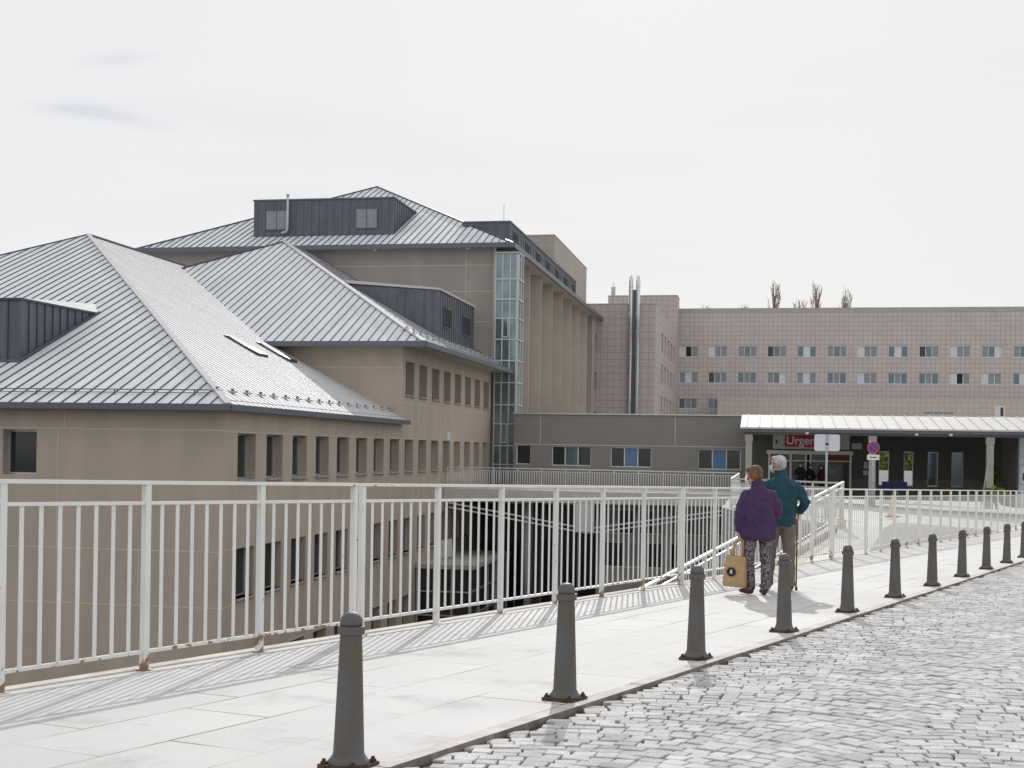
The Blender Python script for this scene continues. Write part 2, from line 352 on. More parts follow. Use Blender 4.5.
# road bed and setts
KD = .020
mb = MB()
for a, b in zip(range(-12, 110, 6), range(-6, 116, 6)):
    mb.poly([g3(kp(a, -.01), -KD - .020), g3(kp(a, 9), -KD - .020), g3(kp(b, 9), -KD - .020), g3(kp(b, -.01), -KD - .020)], 'joint_dirt')
rd = mb.top('road_bed', (0, 0, 0), kind='structure')
def cobble_far():
    m = bpy.data.materials.new('sett_paving'); m.use_nodes = True; N = m.node_tree.nodes; L = m.node_tree.links
    p = N['Principled BSDF']; p.inputs['Roughness'].default_value = .8
    tc = N.new('ShaderNodeTexCoord'); v = N.new('ShaderNodeTexVoronoi'); v.feature = 'DISTANCE_TO_EDGE'; v.inputs['Scale'].default_value = 8; v.inputs['Randomness'].default_value = .55
    L.new(tc.outputs['Object'], v.inputs['Vector']); cr = N.new('ShaderNodeValToRGB'); e = cr.color_ramp.elements
    e[0].position = .03; e[0].color = (.16, .15, .145, 1); e[1].position = .1; e[1].color = (.36, .355, .35, 1)
    L.new(v.outputs['Distance'], cr.inputs[0]); n = N.new('ShaderNodeTexNoise'); n.inputs['Scale'].default_value = 3; n.inputs['Detail'].default_value = 8; L.new(tc.outputs['Object'], n.inputs['Vector'])
    mr = N.new('ShaderNodeMapRange'); mr.inputs['To Min'].default_value = .65; mr.inputs['To Max'].default_value = 1.3; L.new(n.outputs['Fac'], mr.inputs['Value'])
    sc = N.new('ShaderNodeVectorMath'); sc.operation = 'SCALE'; L.new(cr.outputs[0], sc.inputs[0]); L.new(mr.outputs[0], sc.inputs['Scale']); L.new(sc.outputs[0], p.inputs['Base Color'])
    bp = N.new('ShaderNodeBump'); bp.inputs['Distance'].default_value = .02; L.new(v.outputs['Distance'], bp.inputs['Height']); L.new(bp.outputs[0], p.inputs['Normal'])
    return m
M['settpave'] = cobble_far()
mb = MB()
for a, b in zip(range(-12, 110, 6), range(-6, 116, 6)):
    if a >= 36: mb.poly([g3(kp(a, 0), -KD), g3(kp(a, 9), -KD), g3(kp(b, 9), -KD), g3(kp(b, 0), -KD)], 'settpave')
    elif a < -6: mb.poly([g3(kp(a, 0), -KD), g3(kp(a, 6.9), -KD), g3(kp(b, 6.9), -KD), g3(kp(b, 0), -KD)], 'settpave')
    mb.poly([g3(kp(a, 6.9 if a < 36 else 9), -KD), g3(kp(a, 26), -KD), g3(kp(b, 26), -KD), g3(kp(b, 6.9 if a < 36 else 9), -KD)], 'settpave')
mb.top('road', (0, 0, 0), kind='structure')
# setts laid in segmental arcs, each stone a bevelled block, all in one paving mesh
rng = np.random.default_rng(3)
V = []; Fc = []; MI = []
STONE = .108; SEG = 1.9
def arcoff(v): 
    q = (v % SEG) / SEG - .5
    return .27 * (1 - 4 * q * q)
def arcslope(v):
    q = (v % SEG) / SEG - .5
    return -.27 * 8 * q / SEG
nrow = int(44 / STONE)
for i in range(nrow):
    u0 = -6.4 + i * STONE
    v = rng.uniform(-.08, .0)
    while v < 6.95:
        wd = STONE * rng.uniform(.82, 1.32); vc = v + wd / 2
        u = u0 + arcoff(vc) + rng.normal(0, .006)
        if not (-6 <= u <= 36.2) or vc < .02:
            v += wd; continue
        ang = math.atan(arcslope(vc)) + rng.normal(0, .05)
        hw, hd = wd / 2 - rng.uniform(.002, .007), STONE / 2 * rng.uniform(.92, 1.02) - .0035
        hw = hw / math.cos(ang); hd = hd * math.cos(ang)
        ca, sa = math.cos(ang), math.sin(ang)
        hz = rng.normal(-.001, .0022); tx, ty = rng.normal(0, .016), rng.normal(0, .016)
        jit = rng.normal(0, .005, (4, 2))
        base = len(V); rings = ((1.0, -.03), (1.0, -.005), (.94, 0.))
        for rf, rz in rings:
            for k, (sx, sy) in enumerate(((-1, -1), (1, -1), (1, 1), (-1, 1))):
                lv = sx * hw * rf + jit[k, 0]; lu = sy * hd * rf + jit[k, 1]
                vv = max(.002, vc + lv * ca - lu * sa); uu = u + lv * sa + lu * ca
                p = kp(uu, vv)
                V.append((p.x, p.y, ground(p.x, p.y) - KD + rz + hz + (lv * tx + lu * ty if rz > -.02 else 0)))
        for r in range(2):
            for k in range(4):
                a, b = base + r * 4 + k, base + r * 4 + (k + 1) % 4
                Fc.append((a, b, b + 4, a + 4))
        Fc.append((base + 8, base + 9, base + 10, base + 11))
        v += wd
me = bpy.data.meshes.new('sett_road'); me.from_pydata(V, [], Fc)
at = me.color_attributes.new('tone', 'FLOAT_COLOR', 'POINT')
ns = len(V) // 12; tone = np.repeat(rng.uniform(.82, 1.08, ns), 12)
arr = np.ones((len(V), 4), 'f'); arr[:, 0] = arr[:, 1] = arr[:, 2] = tone; at.data.foreach_set('color', arr.ravel())
m = M['cobble']; N = m.node_tree.nodes; L = m.node_tree.links; p = N['Principled BSDF']; src = p.inputs['Base Color'].links[0].from_socket
aa = N.new('ShaderNodeAttribute'); aa.attribute_name = 'tone'; sc = N.new('ShaderNodeVectorMath'); sc.operation = 'MULTIPLY'
L.new(src, sc.inputs[0]); L.new(aa.outputs['Color'], sc.inputs[1]); L.new(sc.outputs[0], p.inputs['Base Color'])
me.materials.append(m); me.update()
o = bpy.data.objects.new('cobbled_road', me); COL.objects.link(o); o['kind'] = 'structure'; o.location = (0, 0, EYE)

# ------------------------------------------------------------------ ground, yard and forecourt
mb = MB(); M['asphalt'] = mat('yard_asphalt', (.10, .10, .10), .9, var=.2, scale=.3)
mb.poly([(-1500, -600, -9.3), (1500, -600, -9.3), (1500, 2500, -9.3), (-1500, 2500, -9.3)], 'asphalt')
mb.top('ground', (0, 0, 0), kind='structure')
P0 = Vector((8.42, 33.0)); ZP0 = -1.83
Q1 = Vector(b2w(-1.1, 48)); TB = Vector(b2w(-1.1, 63.6)); TA = Vector(b2w(-15.75, 63.6))
def forecourt_mat():
    m = bpy.data.materials.new('forecourt_paving'); m.use_nodes = True; N = m.node_tree.nodes; L = m.node_tree.links
    p = N['Principled BSDF']; p.inputs['Roughness'].default_value = .85
    tc = N.new('ShaderNodeTexCoord'); sp = N.new('ShaderNodeSeparateXYZ'); L.new(tc.outputs['Object'], sp.inputs[0])
    def lin(a, b, c):      # 1 where a*x + b*y + c > 0
        m1 = N.new('ShaderNodeMath'); m1.operation = 'MULTIPLY_ADD'; L.new(sp.outputs[0], m1.inputs[0]); m1.inputs[1].default_value = a; m1.inputs[2].default_value = c
        m2 = N.new('ShaderNodeMath'); m2.operation = 'MULTIPLY_ADD'; L.new(sp.outputs[1], m2.inputs[0]); m2.inputs[1].default_value = b; L.new(m1.outputs[0], m2.inputs[2])
        m3 = N.new('ShaderNodeMath'); m3.operation = 'GREATER_THAN'; L.new(m2.outputs[0], m3.inputs[0]); m3.inputs[1].default_value = 0; return m3
    A, B = (6.9, 25.5), (12.7, 43.)
    nx, ny = (B[1] - A[1]), -(B[0] - A[0])
    l1 = lin(nx, ny, -(nx * A[0] + ny * A[1]))                          # right of the diagonal
    l2 = lin(-S_, -C_, 44.6)                                             # nearer than the band before the canopy
    mu = N.new('ShaderNodeMath'); mu.operation = 'MULTIPLY'; L.new(l1.outputs[0], mu.inputs[0]); L.new(l2.outputs[0], mu.inputs[1])
    v = N.new('ShaderNodeTexVoronoi'); v.feature = 'DISTANCE_TO_EDGE'; v.inputs['Scale'].default_value = 7; L.new(tc.outputs['Object'], v.inputs['Vector'])
    c1 = N.new('ShaderNodeValToRGB'); e = c1.color_ramp.elements; e[0].position = .02; e[0].color = (.17, .17, .17, 1); e[1].position = .1; e[1].color = (.33, .33, .335, 1); L.new(v.outputs['Distance'], c1.inputs[0])
    n = N.new('ShaderNodeTexNoise'); n.inputs['Scale'].default_value = .8; n.inputs['Detail'].default_value = 8; L.new(tc.outputs['Object'], n.inputs['Vector'])
    c2 = N.new('ShaderNodeValToRGB'); c2.color_ramp.elements[0].position = .3; c2.color_ramp.elements[1].position = .7
    c2.color_ramp.elements[0].color = (.52, .515, .5, 1); c2.color_ramp.elements[1].color = (.64, .635, .62, 1); L.new(n.outputs['Fac'], c2.inputs[0])
    mx = N.new('ShaderNodeMix'); mx.data_type = 'RGBA'; L.new(mu.outputs[0], mx.inputs[0]); L.new(c2.outputs[0], mx.inputs[6]); L.new(c1.outputs[0], mx.inputs[7])
    L.new(mx.outputs[2], p.inputs['Base Color']); return m
M['forecourt'] = forecourt_mat()
out = [(fp(a, .16), None) for a in (19.3, 24, 30, 36, 42, 50, 60, 75, 100)]
out = [(p, ground(p.x, p.y) - .004) for p, _ in out]
far = [(Vector(b2w(75, 76)), -2.6), (Vector(b2w(75, 230)), -2.3), (Vector(b2w(-15.75, 230)), -2.2), (TA, -2.06), (TB, -2.06), (Q1, -2.0), (P0 + NF * .1, ZP0)]
ring = out + far
tri = tessellate_polygon([[Vector((p.x, p.y, 0)) for p, z in ring]])
mb = MB()
for t in tri: mb.poly([(ring[i][0].x, ring[i][0].y, ring[i][1]) for i in t], 'forecourt')
mb.top('forecourt', (0, 0, 0), kind='structure')
mb = MB()                                              # walls round the sunken yard
def wallrun(pts, th=.35, zt=.0, zb=-9.2, mt='concrete'):
    for (p, zp), (q, zq) in zip(pts[:-1], pts[1:]):
        d = (q - p).normalized(); n = Vector((d.y, -d.x)) * th
        c = [(p.x, p.y, zb), (q.x, q.y, zb), (q.x + n.x, q.y + n.y, zb), (p.x + n.x, p.y + n.y, zb),
             (p.x, p.y, zp + zt), (q.x, q.y, zq + zt), (q.x + n.x, q.y + n.y, zq + zt), (p.x + n.x, p.y + n.y, zp + zt)]
        mb.hexa(c, mt)
wallrun([(TB, -2.075), (Q1, -2.015)]); wallrun([(Q1 + (P0 - Q1).normalized() * .36, -2.015), (P0 - (P0 - Q1).normalized() * .3, ZP0 - .015)])
mb.top('yard_wall', (0, 0, 0), label='tall concrete wall holding up the forecourt beside the sunken yard', cat='wall')
# ramp going down from the forecourt beside the railing
mb = MB(); sl_ = .129
nseg = 8
for k in range(nseg):
    a0, a1 = 20 * k / nseg, 20 * (k + 1) / nseg
    h0, h1 = P0 - UF * a0, P0 - UF * a1
    b0_, b1_ = fp(19.3 - a0 * .88, .16), fp(19.3 - a1 * .88, .16)
    z0, z1 = ZP0 - .02 - sl_ * a0, ZP0 - .02 - sl_ * a1
    zb0 = ground(*fp(19.3)) - .02 - sl_ * .9 * a0; zb1 = ground(*fp(19.3)) - .02 - sl_ * .9 * a1
    mb.hexa([(h0.x, h0.y, z0 - .3), (b0_.x, b0_.y, zb0 - .3), (b1_.x, b1_.y, zb1 - .3), (h1.x, h1.y, z1 - .3),
             (h0.x, h0.y, z0), (b0_.x, b0_.y, zb0), (b1_.x, b1_.y, zb1), (h1.x, h1.y, z1)], 'concrete_l')
mb.top('ramp', (0, 0, 0), kind='structure')

# ------------------------------------------------------------------ street railing: sections of six panels
PITCH, SECT = 1.235, 7.53
slope = ground(*(F0 + UF)) - ground(*F0)
HF = 1.335
def make_section():
    r = thing('railing', 'x', 'railing', (0, 0, 0))
    L6 = PITCH * 6
    for i in range(7):
        p = MB(); x = i * PITCH; z = slope * x; wd = .050
        p.box(x - wd / 2, x + wd / 2, -.023, .023, z - .03, z + HF, 'paint')
        p.box(x - .045, x + .045, -.045, .045, z - .02, z + .012, 'paint')
        p.part('post', r)
    t = MB(); t.bar((-.03, 0, HF), (L6 + .03, 0, HF + slope * L6), .062, .026, 'paint'); t.part('top_rail', r)
    for i in range(6):
        p = MB(); x0, x1 = i * PITCH + .020, (i + 1) * PITCH - .020
        for zz in (HF - .145, .135): p.bar((x0, 0, zz + slope * x0), (x1, 0, zz + slope * x1), .03, .024, 'paint')
        for k in range(1, 8):
            x = i * PITCH + PITCH * k / 8; z = slope * x
            p.box(x - .016, x + .016, -.0035, .0035, z + .145, z + HF - .155, 'paint')
        p.part('bar_panel', r)
    return r
labs = ['white steel railing section cut off at the left frame edge, nearest the camera',
        'white railing section behind the two nearest bollards, with wide posts at its ends',
        'white railing section directly behind the walking couple',
        'white railing section just right of the man, in front of the traffic cone',
        'fourth white railing section from the camera, before the blue seats',
        'fifth white railing section from the camera, before the right canopy column',
        'far white railing section behind the most distant bollard at the right frame edge',
        'farthest short looking white railing section at the very right frame edge']
sec0 = make_section(); ang = math.atan2(UF.y, UF.x)
starts = [3.73 - SECT + .06 + k * SECT for k in range(8)]
for k, a in enumerate(starts):
    o = sec0 if k == 0 else copy_tree(sec0)
    p = fp(a); o.location = (p.x, p.y, ground(p.x, p.y) + EYE); o.rotation_euler = (0, 0, ang)
    o['label'] = labs[k]; o['group'] = 'street railing sections'

def handrail(name, label, P, Q, zP, zQ, H, n, bars, group=None, wpost=.05, wbar=.018, kerbh=.0, mids=()):
    """guard rail from P to Q (xy), base heights zP,zQ: posts, rails, thin bars"""
    P = Vector((P[0], P[1], zP)); Q = Vector((Q[0], Q[1], zQ)); r = thing(name, label, 'railing', tuple(P), group=group)
    for i in range(n + 1):
        m_ = MB(); p = P.lerp(Q, i / n); d = (Q - P); d.z = 0; d.normalize(); s_ = Vector((-d.y, d.x, 0))
        c = []
        for zz in (-.02, H):
            for a, b in ((-1, -1), (1, -1), (1, 1), (-1, 1)): c.append(p + d * (a * wpost / 2) + s_ * (b * .02) + Vector((0, 0, zz)))
        m_.hexa(c, 'white'); m_.part('post', r)
    m_ = MB(); up = Vector((0, 0, 1)); m_.bar(P + up * H, Q + up * H, .055, .045, 'white'); m_.part('top_rail', r)
    m_ = MB()
    for z in (H - .13, .1) + tuple(mids): m_.bar(P + up * z, Q + up * z, .03, .025, 'white')
    N_ = n * bars
    for i in range(N_):
        if i % bars == 0: continue
        p = P.lerp(Q, i / N_); m_.tube([p + up * .1, p + up * (H - .13)], wbar / 2, 'white', n=6)
    m_.part('bar_panel', r)
    if kerbh:
        m_ = MB(); m_.bar(P - up * (kerbh / 2 + .02), Q - up * (kerbh / 2 + .02), .16, kerbh, 'edge'); m_.part('kerb_strip', r)
    return r
Pe = P0 - UF * 18
handrail('ramp_railing', 'white sloping handrail running down the ramp behind the couple', Pe, P0, ZP0 + .2 - sl_ * 18, ZP0 + .2, .92, 15, 10, kerbh=.2)
handrail('yard_railing', 'white level railing along the yard edge right behind the couple', Q1, P0 + (Q1 - P0).normalized() * .15, -1.99, ZP0 + .06, 1.03, 10, 9, mids=(.55,))
handrail('yard_railing', 'white railing running back from the corner post beside the woman to the canopy', Q1 + Vector((0, .12)), TB, -1.99, -2.04, 1.03, 6, 9, wpost=.04, wbar=.012)
handrail('terrace_railing', 'long white railing with closely set bars on the terrace before the grey wing', Vector(b2w(-15.6, 63.72)), Vector(b2w(-1.15, 63.72)), -2.0, -2.05, 1.06, 12, 10, wpost=.05, wbar=.036)
# terrace deck with tie rods below
tr = thing('terrace_deck', 'concrete terrace deck bridging over the sunken yard below the long railing', 'deck', (-15.6, 63.5, -2.5), 'B')
mb = MB(); mb.box(-15.68, -1.1, 63.6, 73.4, -2.45, -2.066, 'concrete_l'); mb.part('deck_slab', tr)
mb = MB(); mb.box(-15.68, -1.1, 63.35, 63.595, -2.62, -2.02, 'concrete_l'); mb.part('edge_beam', tr)
for (t0, z0, t1, z1) in ((-15.4, -2.72, -8.4, -3.85), (-8.4, -3.85, -1.4, -2.72)):
    for dz in (0, -.22):
        mb = MB(); mb.bar((t0, 63.3, z0 + dz), (t1, 63.3, z1 + dz), .07, .07, 'white'); mb.part('tie_rod', tr)
mb = MB(); mb.box(-8.95, -8.05, 63.0, 63.3, -4.0, -2.63, 'white'); mb.part('strut_panel', tr)
for t in (-11.6, -4.6):
    mb = MB(); mb.lathe((t, 64.6, -9.3), [(.2, 0), (.2, 6.84)], 'concrete', 16); mb.part('column', tr)

# ------------------------------------------------------------------ bollards
def make_bollard():
    r = thing('bollard', 'x', 'bollard', (0, 0, 0), group='iron bollards along the kerb')
    b = MB(); b.lathe((0, 0, 0), [(.099, .010), (.099, .020), (.086, .034), (.076, .050), (.0725, .062), (.051, .618), (.051, .66)], 'iron', 32)
    b.part('shaft', r)
    b = MB(); b.lathe((0, 0, 0), [(.052, .612), (.0625, .6125), (.0635, .615), (.0635, .647), (.0625, .650), (.0545, .6505), (.0545, .6515)], 'iron', 32, False); b.part('collar', r)
    b = MB(); b.lathe((0, 0, 0), [(.053, .6512), (.0535, .664), (.052, .678), (.047, .692), (.038, .704), (.025, .712), (.008, .716)], 'iron', 28); b.part('domed_cap', r)
    b = MB(); s = .104
    b.box(-s, s, -s, s, -.012, .012, 'rust'); b.part('base_plate', r)
    for sx in (-1, 1):
        for sy in (-1, 1):
            b = MB(); b.lathe((sx * .082, sy * .082, .012), [(.016, 0), (.016, .012), (.009, .014), (.009, .024), (.002, .026)], 'rust', 6, False); b.part('bolt', r)
    return r
bol = make_bollard()
words = ['largest weathered iron bollard, nearest the camera at the bottom of the picture', 'second iron bollard from the camera, below the middle railing panels', 'third iron bollard from the camera, left of the jute shopping bag',
         'iron bollard standing right in front of the walking couple', 'iron bollard just right of the man with the cane', 'sixth iron bollard from the camera, second to the right of the couple', 'seventh iron bollard from the camera, third to the right of the couple',
         'eighth iron bollard from the camera, third from the far end', 'ninth iron bollard from the camera, second from the far end', 'tenth and smallest looking iron bollard, last whole one at the right edge', 'bollard beyond the tenth at the far right end of the row']
B0 = Vector((-.742, 6.075))
for k in range(11):
    o = bol if k == 0 else copy_tree(bol)
    p = B0 + UK * (2.25 * k); o.location = (p.x, p.y, ground(p.x, p.y) + EYE + .008); o.rotation_euler = (R(random.uniform(-.5, .5)), R(random.uniform(-.7, .7)), ang + R(-2 + random.uniform(-6, 6)))
    o['label'] = words[k]

# ------------------------------------------------------------------ building helpers (frame B: x=t to the right, y=s away, z from the eye)
def wall(mb, axis, c, u0, u1, z0, z1, ops, mt, depth=.36, rmt=None):
    """sheet wall with reveals; axis 'side': plane t=c facing right; axis 'front': plane s=c facing the street"""
    P = (lambda u, z, d: (c - d, u, z)) if axis == 'side' else (lambda u, z, d: (u, c + d, z))
    us = sorted({u0, u1, *[v for o in ops for v in o[:2] if u0 < v < u1]}); zs = sorted({z0, z1, *[v for o in ops for v in o[2:4] if z0 < v < z1]})
    for a, b in zip(us[:-1], us[1:]):
        for e, g in zip(zs[:-1], zs[1:]):
            um, zm = (a + b) / 2, (e + g) / 2
            if any(o[0] < um < o[1] and o[2] < zm < o[3] for o in ops): continue
            mb.poly([P(a, e, 0), P(b, e, 0), P(b, g, 0), P(a, g, 0)], mt)
    for (a, b, e, g) in [o[:4] for o in ops]:
        r = rmt or mt
        mb.poly([P(a, e, 0), P(a, g, 0), P(a, g, depth), P(a, e, depth)], r); mb.poly([P(b, e, 0), P(b, g, 0), P(b, g, depth), P(b, e, depth)], r)
        mb.poly([P(a, e, 0), P(b, e, 0), P(b, e, depth), P(a, e, depth)], r); mb.poly([P(a, g, 0), P(b, g, 0), P(b, g, depth), P(a, g, depth)], r)
WC = {}
def window(parent, axis, c, u0, u1, z0, z1, depth=.34, frame='alu', panes=('glass',), fw=.05, sill=None, name='window'):
    """a window as part > pane, set back in its opening"""
    w_, h_ = u1 - u0, z1 - z0; key = (round(w_, 2), round(h_, 2), frame, panes, fw, sill)
    if key not in WC:
        fr = MB(); n = len(panes)
        fr.box(-w_ / 2, w_ / 2, -.03, .03, -h_ / 2, -h_ / 2 + fw, frame); fr.box(-w_ / 2, w_ / 2, -.03, .03, h_ / 2 - fw, h_ / 2, frame)
        for i in range(n + 1):
            x = -w_ / 2 + fw / 2 + (w_ - fw) * i / n; fr.box(x - fw / 2, x + fw / 2, -.034, .034, -h_ / 2 + fw, h_ / 2 - fw, frame)
        if sill: fr.box(-w_ / 2 - .02, w_ / 2 + .02, -.45, .02, -h_ / 2 - .05, -h_ / 2 + .0, sill)
        pn = MB()
        for i, pm in enumerate(panes):
            a = -w_ / 2 + fw / 2 + (w_ - fw) * i / n; b = a + (w_ - fw) / n
            pn.box(a, b, .0, .012, -h_ / 2 + .01, h_ / 2 - .01, pm)
        WC[key] = (fr.mesh('window'), pn.mesh('pane'))
    fm, pm_ = WC[key]; og = ORG[parent.name]
    o = bpy.data.objects.new(name, fm); COL.objects.link(o); o.parent = parent
    um, zm = (u0 + u1) / 2, (z0 + z1) / 2
    if axis == 'side': o.location = (c - depth - og[0], um - og[1], zm - og[2]); o.rotation_euler = (0, 0, R(90))
    else: o.location = (um - og[0], c + depth - og[1], zm - og[2])
    q = bpy.data.objects.new('pane', pm_); COL.objects.link(q); q.parent = o
    return o
def slopes(mb, plan, zf, axis, sp, mt='zinc', seam='seam', sh=.045, sw=.03, start=None, th=.0):
    """a roof plane: plan polygon (t,s) with height zf(t,s) and standing seams running along the slope"""
    mb.poly([(t, s, zf(t, s)) for t, s in plan], mt)
    k = 0 if axis == 's' else 1                        # seams at constant t (axis 's') or constant s (axis 't')
    lo, hi = min(p[k] for p in plan), max(p[k] for p in plan); x = (start if start is not None else lo) + sp * .5
    while x < hi:
        hits = []
        for (a, b) in zip(plan, plan[1:] + plan[:1]):
            if (a[k] - x) * (b[k] - x) < 0:
                q = (x - a[k]) / (b[k] - a[k]); hits.append(a[1 - k] + (b[1 - k] - a[1 - k]) * q)
        if len(hits) == 2:
            y0, y1 = sorted(hits)
            if y1 - y0 > .1:
                A, B = ((x, y0), (x, y1)) if k == 0 else ((y0, x), (y1, x))
                mb.bar((*A, zf(*A) + sh * .4), (*B, zf(*B) + sh * .4), sw, sh, seam)
        x += sp
def hip_cap(mb, p, q, w_=.16, mt='zlight'): mb.bar(Vector(p) + Vector((0, 0, .04)), Vector(q) + Vector((0, 0, .04)), w_, .07, mt)
def seamed_box(mb, t0, t1, s0, s1, z0, z1, mt='zdark', sp=.5, cap='zdark2', faces='fr'):
    mb.box(t0, t1, s0, s1, z0, z1, mt)
    if 'f' in faces:
        x = t0 + sp * .5
        while x < t1: mb.box(x - .014, x + .014, s0 - .035, s0, z0, z1, cap); x += sp
    if 'r' in faces:
        y = s0 + sp * .5
        while y < s1: mb.box(t1, t1 + .035, y - .014, y + .014, z0, z1, cap); y += sp
    mb.box(t0 - .05, t1 + .06, s0 - .06, s1 + .05, z1 + .001, z1 + .09, cap)

TS = -15.69
OPK = lambda k: (37.25 + 2.347 * k, 38.67 + 2.347 * k)
ROWS = [(-1.06, .36), (-4.70, -3.16), (-8.2, -6.65)]
def joints_side(mb, c, s0, s1, zs, ss, z0, z1):
    for z in zs: mb.box(c, c + .006, s0, s1, z - .013, z + .013, 'joint')
    for s in ss: mb.box(c, c + .0075, s - .016, s + .016, z0, z1, 'joint')
def joints_front(mb, c, t0, t1, zs, ts):
    for z in zs: mb.box(t0, t1, c - .006, c, z - .018, z + .018, 'joint')
    for t, z0, z1 in ts: mb.box(t - .018, t + .018, c - .0075, c, z0, z1, 'joint')

# ---- front wing (A)
A = thing('hospital_wing', 'low brown rendered wing with hipped zinc roof at the left, nearest the street', 'building', (TS, 36.28, -9.3), 'B')
mb = MB()
opsA = [(*OPK(k), *r) for k in range(8) for r in ROWS]
wall(mb, 'side', TS, 36.28, 55.5, -9.3, 1.35, opsA, 'stucco')
opf = [(-22.95, -21.81, -1.0, .38), (-31.5, -29.8, -1.0, .38), (-39.5, -37.8, -1.0, .38)]
wall(mb, 'front', 36.28, -44.5, TS, -9.3, 1.35, opf, 'stucco')
mb.poly([(-44.5, 36.28, -9.3), (-44.5, 60, -9.3), (-44.5, 60, 1.3), (-44.5, 36.28, 1.3)], 'stucco')
mb.poly([(-44.5, 55.49, -9.3), (TS, 55.49, -9.3), (TS, 55.49, 1.3), (-44.5, 55.49, 1.3)], 'stucco')
joints_side(mb, TS, 36.28, 37.25, [.40, -3.14, -4.85], [], 0, 0)
joints_side(mb, TS, 37.25, 55.5, [.40, -4.85, -6.6], [], 0, 0)
for k in range(8): joints_side(mb, TS, 0, 0, [], [OPK(k)[0] - .05, OPK(k)[1] + .05], -1.1, .38) if False else None
joints_front(mb, 36.28, -44.5, TS, [.43, -3.2, -4.87], [(-20.9, .45, 1.3), (-21.1, -3.18, .41), (-18.4, -4.85, -3.22), (-23.4, -4.85, -3.22)])
mb.part('wall', A)
mb = MB(); e0, gs, gt = 1.17, 35.8, -15.4
zfA = lambda t, s: e0 + .42 * (s - gs)
zsA = lambda t, s: e0 + .539 * (gt - t)
ap = (-31.4, 56.4)
slopes(mb, [(-44.9, gs), (gt, gs), ap], zfA, 's', .435, sw=.026, sh=.04)
slopes(mb, [(gt, gs), (gt, 55.5), (-21.5, 55.5), (-31.4, 68), ap], zsA, 't', .435, mt='zinc_side', sw=.016, sh=.016)
zl = lambda t, s: e0 + (zsA(*ap) - e0) * (t + 44.9) / (44.9 - 31.4)
mb.poly([(t, s, zl(t, s)) for t, s in [(-44.9, gs), ap, (-31.4, 68), (-44.9, 68)]], 'zinc')
hip_cap(mb, (gt, gs, e0), (*ap, zsA(*ap)), .20); hip_cap(mb, (-44.9, gs, e0), (*ap, zsA(*ap)), .1, 'seam'); hip_cap(mb, (*ap, zsA(*ap)), (-31.4, 67, zsA(*ap)), .14, 'zdark2')
rA = mb.part('roof', A)
mb = MB(); mb.box(-45.0, gt + .1, gs - .12, gs, e0 - .16, e0 + .03, 'zdark2'); mb.box(gt, gt + .12, gs, 55.5, e0 - .16, e0 + .03, 'zdark2'); mb.part('gutter', rA)
mb = MB(); mb.poly([(-44.9, gs, e0 - .14), (gt, gs, e0 - .14), (gt, 55.5, e0 - .14), (-44.9, 55.5, e0 - .14)], 'soffit'); mb.part('soffit', rA)
mb = MB()                                              # snow rail along the front, clips along the right slope
sfr = gs + .75; mb.tube([(-43, sfr, zfA(0, sfr) + .16), (gt - .9, sfr, zfA(0, sfr) + .16)], .018, 'zdark2', 6)
mb.tube([(-43, sfr - .03, zfA(0, sfr) + .07), (gt - .9, sfr - .03, zfA(0, sfr) + .07)], .014, 'zdark2', 6); t = -42.8
while t < gt - 1: mb.bar((t, sfr, zfA(0, sfr)), (t, sfr, zfA(0, sfr) + .18), .03, .03, 'zdark2', up=(0, 1, 0)); t += 1.3
mb.part('snow_rail', rA)
mb = MB()
def snow_clips(par, tt, zf_, s0, s1, ds=1.15):
    base = None; s = s0; t = tt; z = zf_(t, s)
    mb = MB(); mb.bar((t - .15, s, z + .04), (t + .15, s, z + .02), .22, .05, 'alu'); mb.bar((t, s + .06, z), (t, s + .06, z + .13), .04, .16, 'zdark2', up=(0, 1, 0))
    base = mb.part('snow_guard', par); s += ds
    while s < s1:
        c = base.copy(); COL.objects.link(c); c.location = (0, s - s0, 0); s += ds
snow_clips(rA, gt - .85, zsA, 36.9, 55.3)
for sk in (49.6, 53.0):                                # roof lights, standing slightly open
    mb = MB(); tt = gt - 5.2
    z0, z1 = zsA(tt + .75, 0), zsA(tt - .75, 0)
    mb.hexa([(tt + .75, sk - .5, z0 + .01), (tt + .75, sk + .5, z0 + .01), (tt - .75, sk + .5, z1 + .01), (tt - .75, sk - .5, z1 + .01),
             (tt + .75, sk - .5, z0 + .13), (tt + .75, sk + .5, z0 + .13), (tt - .75, sk + .5, z1 + .07), (tt - .75, sk - .5, z1 + .07)], 'seam')
    mb.poly([(tt + .69, sk - .44, z0 + .134), (tt + .69, sk + .44, z0 + .134), (tt - .69, sk + .44, z1 + .076), (tt - .69, sk - .44, z1 + .076)], 'zinc_side')
    mb.part('skylight', rA)
dA = MB(); td = -24.35
dA.hexa([(-33, 39.4, 2.2), (td, 39.4, 2.2), (td, 45, 2.2), (-33, 45, 2.2), (-33, 39.4, 4.74), (td, 39.4, 4.74), (td, 44.6, 4.76), (-33, 44.6, 4.76)], 'zdark')
x = td - .45
while x > -33: dA.box(x - .014, x + .014, 39.365, 39.4, 2.5, 4.74, 'seam'); x -= .52
y = 39.9
while y < 44: dA.box(td, td + .035, y - .014, y + .014, zfA(0, y), 4.74, 'seam'); y += .5
dA.bar((-33, 39.36, 4.76), (td + .03, 39.36, 4.76), .08, .07, 'seam'); dA.bar((td + .02, 39.3, 4.76), (td + .02, 44.5, 4.80), .08, .07, 'seam')
dA.hexa([(td - .05, 39.4, 4.76), (td + .0, 39.4, 4.76), (td + .0, 44.55, 4.8), (-25.0, 45.5, 4.8), (td - .05, 39.4, 4.80), (td + .0, 39.4, 4.80), (td + .0, 44.55, 4.84), (-25.0, 45.5, 5.28)], 'zlight')
